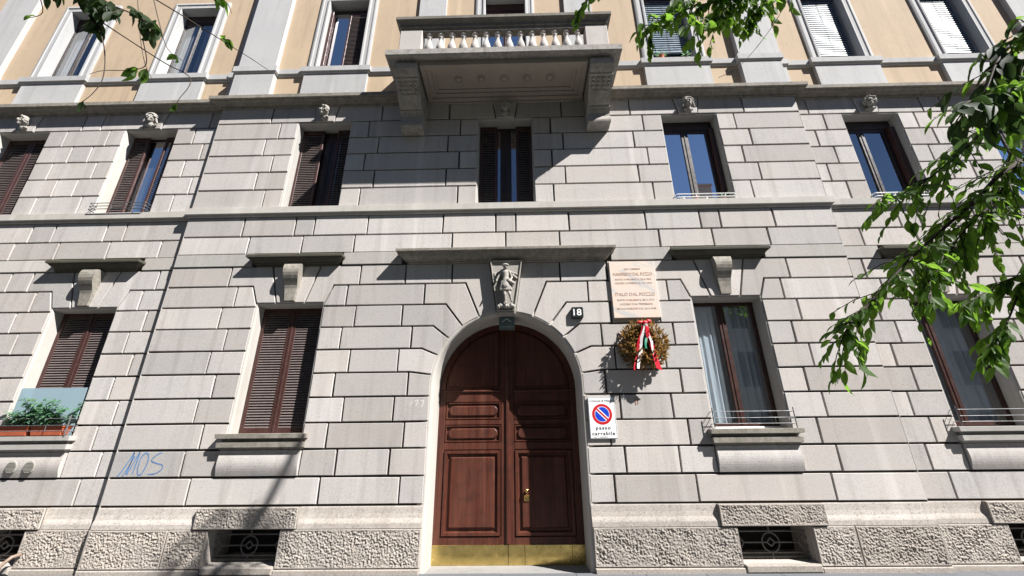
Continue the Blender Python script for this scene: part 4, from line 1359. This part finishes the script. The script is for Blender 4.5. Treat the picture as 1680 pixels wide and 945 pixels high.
def put_leaf(g, pos, d, up, L, W_, fold=.3, bend=.2):
    d = d.normalized(); s_ = d.cross(up)
    if s_.length < 1e-4: s_ = d.orthogonal()
    s_.normalize(); u_ = s_.cross(d)
    vs, fs = leaf_geo(L, W_, fold, bend)
    g.add([pos + d * x + s_ * y + u_ * z for x, y, z in vs], fs)
g1, g2 = G(), G()
for k in range(1050):
    t = rnd.uniform(0, 2 * math.pi); p = rnd.uniform(0, 2 * math.pi)
    rr_ = .115 + .035 * rnd.random()
    ct = Vector((math.cos(t), 0, math.sin(t)))
    nrm = ct * math.cos(p) + Vector((0, -1, 0)) * math.sin(p)
    if nrm.y > .5: continue
    pos = Vector((WX, WYY + .02, WZ)) + Vector((.24 * ct.x, 0, .25 * ct.z)) + nrm * rr_
    tang = Vector((-ct.z, 0, ct.x)) * (-1 if t < math.pi * 1.5 and t > math.pi * .5 else 1)
    d = tang * .5 + nrm * .9 + Vector((rnd.uniform(-.6, .6), rnd.uniform(-.4, .4), rnd.uniform(-.6, .6)))
    put_leaf(g1 if rnd.random() < .62 else g2, pos, d, nrm + Vector((rnd.uniform(-.5, .5), rnd.uniform(-.5, .3), rnd.uniform(-.5, .5))), rnd.uniform(.07, .115), rnd.uniform(.015, .024), .5, rnd.uniform(-.3, .5))
under(g1.build('dried_leaves', 'dry_leaf', kind='stuff'), wr); under(g2.build('dried_leaves', 'dry_leaf_dark', kind='stuff'), wr)
def ribbon(name, pts, wd, mat, tw):
    vs, fs = [], []
    for i, p in enumerate(pts):
        a = tw[i]
        vs += [(p[0] - wd / 2 * math.cos(a), p[1] - wd / 2 * math.sin(a), p[2]), (p[0] + wd / 2 * math.cos(a), p[1] + wd / 2 * math.sin(a), p[2])]
    for i in range(len(pts) - 1): fs.append((2 * i, 2 * i + 1, 2 * i + 3, 2 * i + 2))
    under(G().add(vs, fs).build(name, mat, smooth=True), wr)
yb_ = WYY - .175
def tail(name, x0, x1, zb, wd, mat, ph, dy=0.):
    n = 9
    ribbon(name, [(x0 + (x1 - x0) * (i / n) ** .85 + .012 * math.sin(i * 1.3 + ph), yb_ - .02 * math.sin(i * .9 + ph) + dy + .05 * (i / n), WZ + .33 - (WZ + .33 - zb) * i / n) for i in range(n + 1)], wd, mat, [.35 * math.sin(i * .8 + ph) + .2 for i in range(n + 1)])
tail('ribbon', WX + .0, WX - .22, WZ - .46, .062, 'ribbon_red', 0)
tail('ribbon', WX + .02, WX - .17, WZ - .44, .058, 'ribbon_white', .6, -.006)
tail('ribbon', WX + .02, WX + .16, WZ - .44, .075, 'ribbon_red', 1.4)
tail('ribbon', WX + .04, WX + .20, WZ - .46, .05, 'ribbon_red', 2.0, .012)
tail('ribbon', WX + .03, WX + .13, WZ - .28, .04, 'ribbon_white', 2.2, -.012)
tail('ribbon', WX + .02, WX + .0, WZ - .10, .04, 'ribbon_green', 1.0, -.01)
g = G(); g.ellip((WX + .02, yb_ - .005, WZ + .34), (.055, .035, .035)); g.ellip((WX - .06, yb_, WZ + .345), (.06, .025, .03)); g.ellip((WX + .085, yb_, WZ + .365), (.05, .025, .034))
under(g.build('ribbon_knot', 'ribbon_red', smooth=True), wr)

# planters on the left sill
def planter(x0, x1, y0, y1, z0, label):
    c = ((x0 + x1) / 2, (y0 + y1) / 2, z0)
    e = empty('planter_box', loc=c, label=label, category='planter', group='terracotta planters on the left window sill')
    t = .018
    vs = []
    g = G()
    for (a, z) in ((.02, 0), (0, .15)): vs += [(x0 + a, y0 + a, z0 + z), (x1 - a, y0 + a, z0 + z), (x1 - a, y1 - a, z0 + z), (x0 + a, y1 - a, z0 + z)]
    g.add(vs, [(0, 1, 5, 4), (1, 2, 6, 5), (2, 3, 7, 6), (3, 0, 4, 7), (3, 2, 1, 0)])
    g.box(x0 - .01, x1 + .01, y0 - .012, y0 + .012, z0 + .13, z0 + .16, .004); g.box(x0 - .01, x1 + .01, y1 - .012, y1 + .012, z0 + .13, z0 + .16, .004)
    g.box(x0 - .01, x0 + .012, y0 + .012, y1 - .012, z0 + .131, z0 + .16); g.box(x1 - .012, x1 + .01, y0 + .012, y1 - .012, z0 + .131, z0 + .16)
    under(g.build('box', 'terracotta'), e)
    under(G().add([(x0 + .01, y0 + .01, z0 + .125), (x1 - .01, y0 + .01, z0 + .125), (x1 - .01, y1 - .01, z0 + .125), (x0 + .01, y1 - .01, z0 + .125)], [(0, 1, 2, 3)]).build('soil', 'soil'), e)
    g = G(); st = G()
    for k in range(13):
        b = Vector((x0 + .05 + (x1 - x0 - .1) * rnd.random(), (y0 + y1) / 2 + rnd.uniform(-.04, .04), z0 + .12))
        hgt = rnd.uniform(.25, .52); lean = Vector((rnd.uniform(-.16, .16), rnd.uniform(-.14, .06), 0))
        pts = [b + lean * (t / 4) ** 1.5 + Vector((0, 0, hgt * t / 4)) for t in range(5)]
        st.tube(pts, [.006, .005, .004, .003, .002], 5)
        for q in range(20):
            t = rnd.uniform(.25, 1) ; p = b + lean * t ** 1.5 + Vector((0, 0, hgt * t))
            a = rnd.uniform(0, 6.28)
            put_leaf(g, p, Vector((math.cos(a), math.sin(a) - .2, rnd.uniform(-.3, .5))), Vector((0, 0, 1)), rnd.uniform(.07, .13), rnd.uniform(.018, .03), .3, rnd.uniform(.1, .6))
    under(st.build('stems', 'planter_leaf'), e); under(g.build('leaves', 'planter_leaf', kind='stuff'), e)
yp0 = WY - .14
planter(-8.00, -7.46, yp0, yp0 + .16, 1.995, 'terracotta planter with green plants at the right end of the left sill')
planter(-8.60, -8.06, yp0, yp0 + .16, 1.995, 'terracotta planter with trailing plants at the left end of the left sill')
# pots on the first floor sill
def pot(x, y, z, r, mat, label, leaves=0, leafm='planter_leaf'):
    e = empty('flower_pot', loc=(x, y, z), label=label, category='flower pot', group='pots on the upper window sills')
    under(G().lathe([(r * .72, 0), (r, r * 1.5), (r * 1.08, r * 1.5), (r * 1.08, r * 1.8), (r * .95, r * 1.8), (r * .9, r * 1.5)], (x, y, z), 14).build('pot', mat), e)
    g = G()
    for k in range(leaves):
        a = rnd.uniform(0, 6.28)
        put_leaf(g, Vector((x, y, z + r * 1.6)), Vector((math.cos(a), math.sin(a), rnd.uniform(.5, 1.8))), Vector((0, 0, 1)), rnd.uniform(.1, .2), .012, .3, .4)
    if leaves: under(g.build('leaves', leafm, kind='stuff'), e)
for x, r, mt, n, lb_ in ((3.86, .05, 'terracotta', 0, 'small empty terracotta pot on the first floor sill right of the balcony'), (4.06, .045, 'white_paint', 0, 'small white pot on the first floor sill right of the balcony'),
                         (3.60, .045, 'white_paint', 0, 'white pot at the left end of the first floor sill'), (4.42, .045, 'terracotta', 12, 'pot with spiky green plant on the first floor sill right of the balcony')):
    pot(x, .07, 6.37, r, mt, lb_, n)
pot(3.72, SY - .02, 10.29, .07, 'terracotta', 'round pinkish pot with sprigs on the second floor sill below the blind', 14)
pot(4.30, SY - .02, 10.29, .06, 'number_black', 'dark pot with yellow green plant on the second floor sill below the blind', 20)

# ------------------------------------------------------------------ house across the street (mirrored in the panes)
OP = empty('opposite_building', loc=(0, -17.5, GZ), label='apartment house across the street, seen only mirrored in the window panes', category='building')
def op(o): under(o, OP)
op(G().box(-46, 46, -24, -17.5, GZ, 16.6).build('wall', 'opposite_plaster'))
op(G().box(-46.3, 46.3, -24.3, -17.0, 16.6, 17.1).build('cornice', 'grey_plaster'))
g = G(); g.add([(-46.3, -17.0, 17.1), (46.3, -17.0, 17.1), (44, -20.6, 19.3), (-44, -20.6, 19.3), (-46.3, -24.3, 17.1), (46.3, -24.3, 17.1)], [(0, 3, 2, 1), (3, 4, 5, 2), (0, 4, 3), (1, 2, 5)])
op(g.build('roof', 'terracotta'))
for x, wd, zt in ((-19, 1.0, 20.4), (-11.5, .8, 20.9), (-4.2, 1.3, 20.2), (1.5, .7, 20.8), (5.6, 1.2, 20.6), (9.4, .8, 20.1), (14.5, 1.1, 20.7), (20, .9, 20.3)):
    op(G().box(x, x + wd, -20.4, -19.7, 18.0, zt).box(x - .1, x + wd + .1, -20.5, -19.6, zt, zt + .15).build('chimney', 'opposite_plaster'))
wme = None
for r in range(4):
    for k in range(27):
        if wme is None:
            g = G(); g.box(-.62, .62, 0, .05, -.1, 2.2, mi=0); g.box(-.5, .5, .05, .06, 0, 2.05, mi=1); g.box(-.03, .03, .06, .08, 0, 2.05, mi=0)
            o = g.build('window', ('grey_plaster', 'room_dark')); wme = o.data
        else: o = mesh_obj('window', wme)
        o.location = (-44.2 + k * 3.4, -17.5, 1.6 + r * 3.5); op(o)

# ------------------------------------------------------------------ street trees
def leaf_mesh(i, L, W_, fold, bend, mat):
    vs, fs = leaf_geo(L, W_, fold, bend, 5)
    me = bpy.data.meshes.new('leaf'); me.from_pydata(vs, [], fs); me.materials.append(M[mat])
    for p in me.polygons: p.use_smooth = True
    me.update()
    return me
LEAF = {k: [leaf_mesh(i, 1, rnd.uniform(.25, .31), rnd.uniform(.15, .5), rnd.uniform(.0, .45), k) for i in range(6)] for k in ('leaf', 'shaded_leaf')}

class Tree:
    def __init__(s, name, loc, label):
        s.root = empty(name, loc=loc, label=label, category='tree', group='street trees in front of the house')
        s.wood, s.twigs, s.leaves, s.crown = G(), G(), [], G()
    def limb(s, pts, r0_, r1_, n=8):
        k = len(pts)
        s.wood.tube(curve3(pts), [r0_ + (r1_ - r0_) * i / ((k - 1) * 5) for i in range((k - 1) * 5 + 1)], n)
    def branch(s, pts, r0_, r1_, n_leaf, size, mat='leaf', spread=.16, droop=.6, bare=0., lead=None):
        P_ = curve3([Vector(p) for p in pts])
        N_ = len(P_)
        s.twigs.tube(P_, [r0_ + (r1_ - r0_) * i / (N_ - 1) for i in range(N_)], 5)
        if not n_leaf: return
        nt = max(1, n_leaf // 6)
        for k in range(nt):
            t = bare + (1 - bare) * (k + .5 + rnd.uniform(-.4, .4)) / nt
            i = min(int(t * (N_ - 1)), N_ - 2)
            p = P_[i]; d = (P_[i + 1] - P_[i]).normalized()
            side = Vector((rnd.uniform(-1, 1), rnd.uniform(-1, 1), rnd.uniform(-.7, .5)))
            d2 = (d * .8 + side * .8).normalized()
            L = spread * rnd.uniform(.5, 1.3) * (1.1 - .4 * t)
            q = [p, p + d2 * L * .5 + Vector((0, 0, -.03 * L)), p + d2 * L + Vector((0, 0, -.2 * L))]
            s.twigs.tube(q, [r1_ * 1.2, r1_ * .9, r1_ * .6], 4)
            m = max(1, round(n_leaf / nt))
            for j in range(m):
                u = (j + .6) / m
                pos = q[0].lerp(q[1], u * 2) if u < .5 else q[1].lerp(q[2], u * 2 - 1)
                sd = d2.cross(Vector((0, 0, 1))) * (1 if j % 2 else -1)
                dl = (d2 * .7 + sd * .7 + Vector((rnd.uniform(-.3, .3), rnd.uniform(-.3, .3), -droop * rnd.uniform(.4, 1.4)))).normalized()
                up = Vector((rnd.uniform(-.7, .7), rnd.uniform(-.7, .7), 1))
                s.leaves.append((pos, dl, up, size * rnd.uniform(.55, 1.25), mat))
    def cloud(s, c, r, n, size):
        for k in range(n):
            while True:
                p = Vector((rnd.uniform(-1, 1), rnd.uniform(-1, 1), rnd.uniform(-1, 1)))
                if .25 < p.length < 1 and noise.noise(Vector((p.x * r[0], p.y * r[1], p.z * r[2])) * .9 + Vector(c)) > -.12: break
            pos = Vector(c) + Vector((p.x * r[0], p.y * r[1], p.z * r[2]))
            put_leaf(s.crown, pos, Vector((rnd.uniform(-1, 1), rnd.uniform(-1, 1), rnd.uniform(-1, .2))), Vector((rnd.uniform(-.6, .6), rnd.uniform(-.6, .6), 1)), size * rnd.uniform(.8, 1.3), size * .28, .3, .25)
    def done(s):
        def un(o): under(o, s.root)
        un(s.wood.build('trunk', 'bark', smooth=True)); un(s.twigs.build('twigs', 'twig', kind='stuff'))
        far = sorted(s.leaves, key=lambda q: -q[3])
        for pos, d, up, L, mat in far[:300]:
            sd = d.cross(up)
            if sd.length < 1e-3: sd = d.orthogonal()
            sd.normalize(); u_ = sd.cross(d)
            o = mesh_obj('leaf', rnd.choice(LEAF[mat]), s.root)
            o.matrix_parent_inverse = Matrix.Translation(-s.root.location)
            o.matrix_basis = Matrix(((d.x * L, sd.x * L, u_.x * L, pos.x), (d.y * L, sd.y * L, u_.y * L, pos.y), (d.z * L, sd.z * L, u_.z * L, pos.z), (0, 0, 0, 1)))
        for pos, d, up, L, mat in far[300:]: put_leaf(s.crown, pos, d, up, L, L * .28, .3, .2)
        un(s.crown.build('foliage', 'leaf', kind='stuff'))
def curve3(pts, n=5):
    pts = [Vector(p) for p in pts]
    P_ = [pts[0]] + pts + [pts[-1]]; out = []
    for i in range(1, len(P_) - 2):
        a, b, c, d = P_[i - 1:i + 3]
        for k in range(n):
            t = k / n
            out.append(.5 * ((2 * b) + (c - a) * t + (2 * a - 5 * b + 4 * c - d) * t * t + (3 * b - a - 3 * c + d) * t ** 3))
    out.append(pts[-1]); return out
def jit(p, a=.12): return [(x, y + rnd.uniform(-a, a), z) for x, y, z in p]

# right-hand tree
T = Tree('street_tree', (5.3, -6.3, GZ), 'leafy tree whose bright green branches reach in from the right')
T.limb([(5.3, -6.3, GZ), (5.28, -6.3, 1.5), (5.22, -6.25, 3.4), (5.0, -6.2, 5.2), (4.7, -6.1, 6.6)], .17, .10, 10)
T.limb([(5.2, -6.25, 3.6), (4.9, -5.9, 4.0), (4.5, -5.4, 4.0), (4.1, -5.0, 3.75), (3.72, -4.9, 3.50)], .05, .016)
T.limb([(5.1, -6.2, 4.6), (4.8, -5.7, 4.7), (4.3, -5.1, 4.35), (3.944, -4.9, 4.005)], .04, .012)
T.limb([(5.1, -6.2, 4.4), (4.4, -5.9, 4.6), (3.8, -5.6, 4.4), (3.324, -5.5, 4.02)], .03, .010)
T.limb([(5.25, -6.3, 2.6), (4.6, -5.6, 3.0), (3.8, -5.1, 2.85), (3.175, -5.0, 2.54)], .025, .007)
T.limb([(4.7, -6.1, 6.6), (4.3, -5.6, 7.0), (3.6, -4.9, 6.6), (2.95, -4.5, 5.82)], .06, .014)
T.limb([(4.0, -5.3, 6.9), (3.0, -5.1, 7.0), (1.9, -4.7, 6.5), (1.33, -4.5, 5.86)], .035, .008)
T.limb([(4.7, -6.1, 6.6), (4.2, -5.9, 7.8), (3.6, -5.5, 8.9), (3.45, -5.2, 9.9), (3.95, -5.05, 10.8), (4.25, -5.0, 11.7)], .08, .05)
T.limb([(4.8, -6.15, 6.0), (6.2, -6.6, 6.6), (7.8, -6.8, 7.2), (9.0, -6.9, 7.8)], .07, .02)
T.limb([(4.4, -5.9, 7.4), (3.2, -6.3, 8.0), (2.2, -6.4, 8.3)], .05, .015)
BR = {
'main': [(3.718, -4.90, 3.500), (3.45, -4.90, 3.347), (3.23, -4.90, 3.167), (2.90, -4.90, 2.928), (2.65, -4.90, 2.743), (2.46, -4.90, 2.583), (2.20, -4.90, 2.36), (2.11, -4.90, 2.27)],
'second': [(3.944, -4.90, 4.065), (3.627, -4.90, 3.824), (3.377, -4.90, 3.620), (3.120, -4.90, 3.427), (2.835, -4.90, 3.243), (2.591, -4.90, 3.156)],
'midb': [(3.620, -4.90, 3.460), (3.347, -4.90, 3.162), (3.069, -4.90, 2.947), (2.859, -4.90, 2.742), (2.661, -4.90, 2.548)],
'low1': [(3.175, -5.00, 2.596), (3.015, -5.00, 2.542), (2.877, -5.00, 2.471), (2.735, -5.00, 2.402)],
'low2': [(3.175, -5.00, 2.596), (2.980, -5.00, 2.345), (2.901, -5.00, 2.260), (2.777, -5.00, 2.128)],
'dark': [(3.424, -5.50, 4.139), (3.125, -5.50, 3.854), (2.950, -5.50, 3.676), (2.798, -5.50, 3.464), (2.695, -5.50, 3.404)],
'dark2': [(3.424, -5.50, 4.139), (3.042, -5.50, 3.584), (2.907, -5.50, 3.419)],
'top1': [(2.834, -4.50, 6.012), (2.431, -4.50, 5.771), (2.123, -4.50, 5.659), (1.758, -4.50, 5.511), (1.469, -4.50, 5.249)],
'top1b': [(2.431, -4.50, 5.771), (2.239, -4.50, 5.533), (1.973, -4.50, 5.308)],
'top2': [(2.938, -4.50, 5.964), (2.760, -4.50, 5.717), (2.565, -4.50, 5.561), (2.460, -4.50, 5.445)],
'top3': [(1.227, -4.50, 6.079), (1.090, -4.50, 5.884), (0.961, -4.50, 5.746), (0.876, -4.50, 5.625)],
'top4': [(3.636, -4.50, 5.978), (3.496, -4.50, 5.898), (3.417, -4.50, 5.791)]}
T.branch(BR['main'], .016, .003, 370, .086, spread=.34, droop=.45)
T.branch(BR['second'], .012, .003, 270, .086, spread=.38)
T.branch(BR['midb'], .008, .003, 210, .09, spread=.34)
T.branch(BR['low1'], .006, .002, 60, .09, spread=.15)
T.branch(BR['low2'], .006, .002, 90, .09, spread=.16)
T.branch(BR['dark'], .009, .003, 120, .125, 'shaded_leaf', .32)
T.branch(BR['dark2'], .006, .003, 70, .125, 'shaded_leaf', .3)
T.branch(BR['top1'], .012, .003, 330, .115, spread=.34, droop=1.1)
T.branch(BR['top1b'], .006, .003, 160, .115, spread=.30, droop=1.1)
T.branch(BR['top2'], .007, .003, 150, .115, spread=.26, droop=1.1)
T.branch(BR['top3'], .006, .002, 60, .115, spread=.2, droop=1.2)
T.branch(BR['top4'], .005, .002, 5, .13, spread=.1, droop=1.0)
T.branch([(3.944, -4.9, 4.005), (3.75, -4.75, 3.55), (3.50, -4.7, 3.15), (3.25, -4.75, 2.90)], .008, .003, 130, .086, spread=.38)
T.branch([(3.72, -4.9, 3.50), (3.55, -5.05, 3.05), (3.30, -5.1, 2.78), (3.12, -5.1, 2.62)], .007, .003, 90, .09, spread=.34)
T.branch([(3.944, -4.9, 4.005), (3.80, -5.1, 4.10), (3.55, -5.2, 4.02), (3.30, -5.2, 3.85)], .007, .003, 60, .11, 'shaded_leaf', .26)
T.branch([(2.934, -4.5, 5.792), (2.62, -4.5, 5.30), (2.25, -4.5, 4.85), (2.02, -4.5, 4.70)], .0035, .002, 0, .1, bare=.95)
T.cloud((1.9, -6.5, 8.0), (1.7, 1.3, 1.1), 1500, .12)
T.cloud((8.6, -6.8, 7.6), (1.7, 1.4, 1.4), 1500, .12)
T.cloud((3.5, -5.1, 10.2), (1.0, .35, .36), 300, .12)
T.done()
# left-hand tree
T = Tree('street_tree', (-5.6, -6.4, GZ), 'tree with shaded leaves and thin bare twigs hanging in at the upper left')
T.limb([(-5.6, -6.4, GZ), (-5.55, -6.4, 1.6), (-5.5, -6.35, 3.4), (-5.3, -6.3, 5.0), (-5.0, -6.2, 6.6)], .16, .10, 10)
T.limb([(-5.3, -6.3, 5.0), (-4.7, -5.9, 5.6), (-4.0, -5.4, 5.6), (-3.44, -5.2, 5.03)], .05, .012)
T.limb([(-5.2, -6.25, 5.6), (-4.4, -5.7, 6.2), (-3.4, -5.1, 6.0), (-2.81, -5.0, 5.236)], .04, .008)
T.limb([(-4.4, -5.7, 6.2), (-3.2, -5.2, 6.3), (-2.5, -5.0, 5.8), (-2.277, -5.0, 5.251)], .02, .005)
T.limb([(-5.0, -6.2, 6.6), (-4.6, -6.2, 7.8), (-4.7, -6.3, 8.8)], .08, .02)
T.limb([(-5.0, -6.2, 6.6), (-5.9, -6.6, 7.8), (-6.4, -6.8, 8.6)], .06, .02)
BL = {
'L1': [(-3.439, -5.20, 5.192), (-3.129, -5.20, 5.007), (-2.891, -5.20, 4.866), (-2.615, -5.20, 4.727), (-2.361, -5.20, 4.564)],
'L1b': [(-3.439, -5.20, 5.192), (-2.949, -5.20, 4.901), (-2.787, -5.20, 4.640)],
'L2': [(-2.812, -5.00, 5.236), (-2.489, -5.00, 5.004), (-2.241, -5.00, 4.820), (-2.002, -5.00, 4.643), (-1.774, -5.00, 4.474), (-1.606, -5.00, 4.343)],
'L3': [(-2.879, -5.20, 4.673), (-2.752, -5.20, 4.510), (-2.646, -5.20, 4.295), (-2.582, -5.20, 4.064), (-2.609, -5.20, 3.928), (-2.664, -5.20, 3.850)],
'L4': [(-2.891, -5.20, 4.706), (-2.746, -5.10, 4.637), (-2.424, -5.00, 4.445), (-2.255, -5.00, 4.346), (-2.174, -5.00, 4.270), (-2.172, -5.00, 4.181), (-2.212, -5.00, 4.065), (-2.202, -5.00, 3.951)],
'L5': [(-2.551, -5.10, 4.580), (-2.563, -5.00, 4.438), (-2.661, -5.00, 4.379), (-2.806, -5.05, 4.322), (-2.830, -5.10, 4.231)],
'L6': [(-2.760, -5.00, 5.234), (-2.588, -5.00, 4.867), (-2.444, -5.00, 4.594), (-2.287, -5.00, 4.460)],
'L7': [(-2.890, -5.00, 5.239), (-2.704, -5.00, 4.735), (-2.572, -5.00, 4.438), (-2.467, -5.00, 4.280)],
'L8': [(-3.439, -5.20, 5.032), (-3.614, -5.00, 5.048), (-3.713, -5.00, 4.981)],
'L9': [(-2.277, -5.00, 5.251), (-2.102, -5.00, 5.097), (-2.032, -5.00, 4.972)]}
T.branch(BL['L1'], .010, .003, 100, .13, 'shaded_leaf', .16, .8)
T.branch(BL['L1b'], .008, .003, 40, .13, 'shaded_leaf', .14, .8)
T.branch(BL['L2'], .006, .002, 9, .10, 'leaf', .08, .6, .35)
T.branch(BL['L3'], .005, .002, 2, .07, 'shaded_leaf', .05, .6, .9)
T.branch(BL['L4'], .005, .002, 2, .08, 'leaf', .05, .6, .3)
T.branch(BL['L5'], .004, .002, 5, .11, 'leaf', .06, .9, .2)
T.branch(BL['L6'], .004, .002, 6, .10, 'leaf', .07, .8, .7)
T.branch(BL['L7'], .003, .002, 5, .11, 'leaf', .07, .9, .75)
T.branch(BL['L8'], .004, .002, 2, .09, 'leaf', .05)
T.branch(BL['L9'], .005, .002, 9, .12, 'leaf', .10, 1.0)
T.cloud((-5.2, -6.3, 7.6), (2.3, 1.5, 1.3), 2200, .12)
T.done()
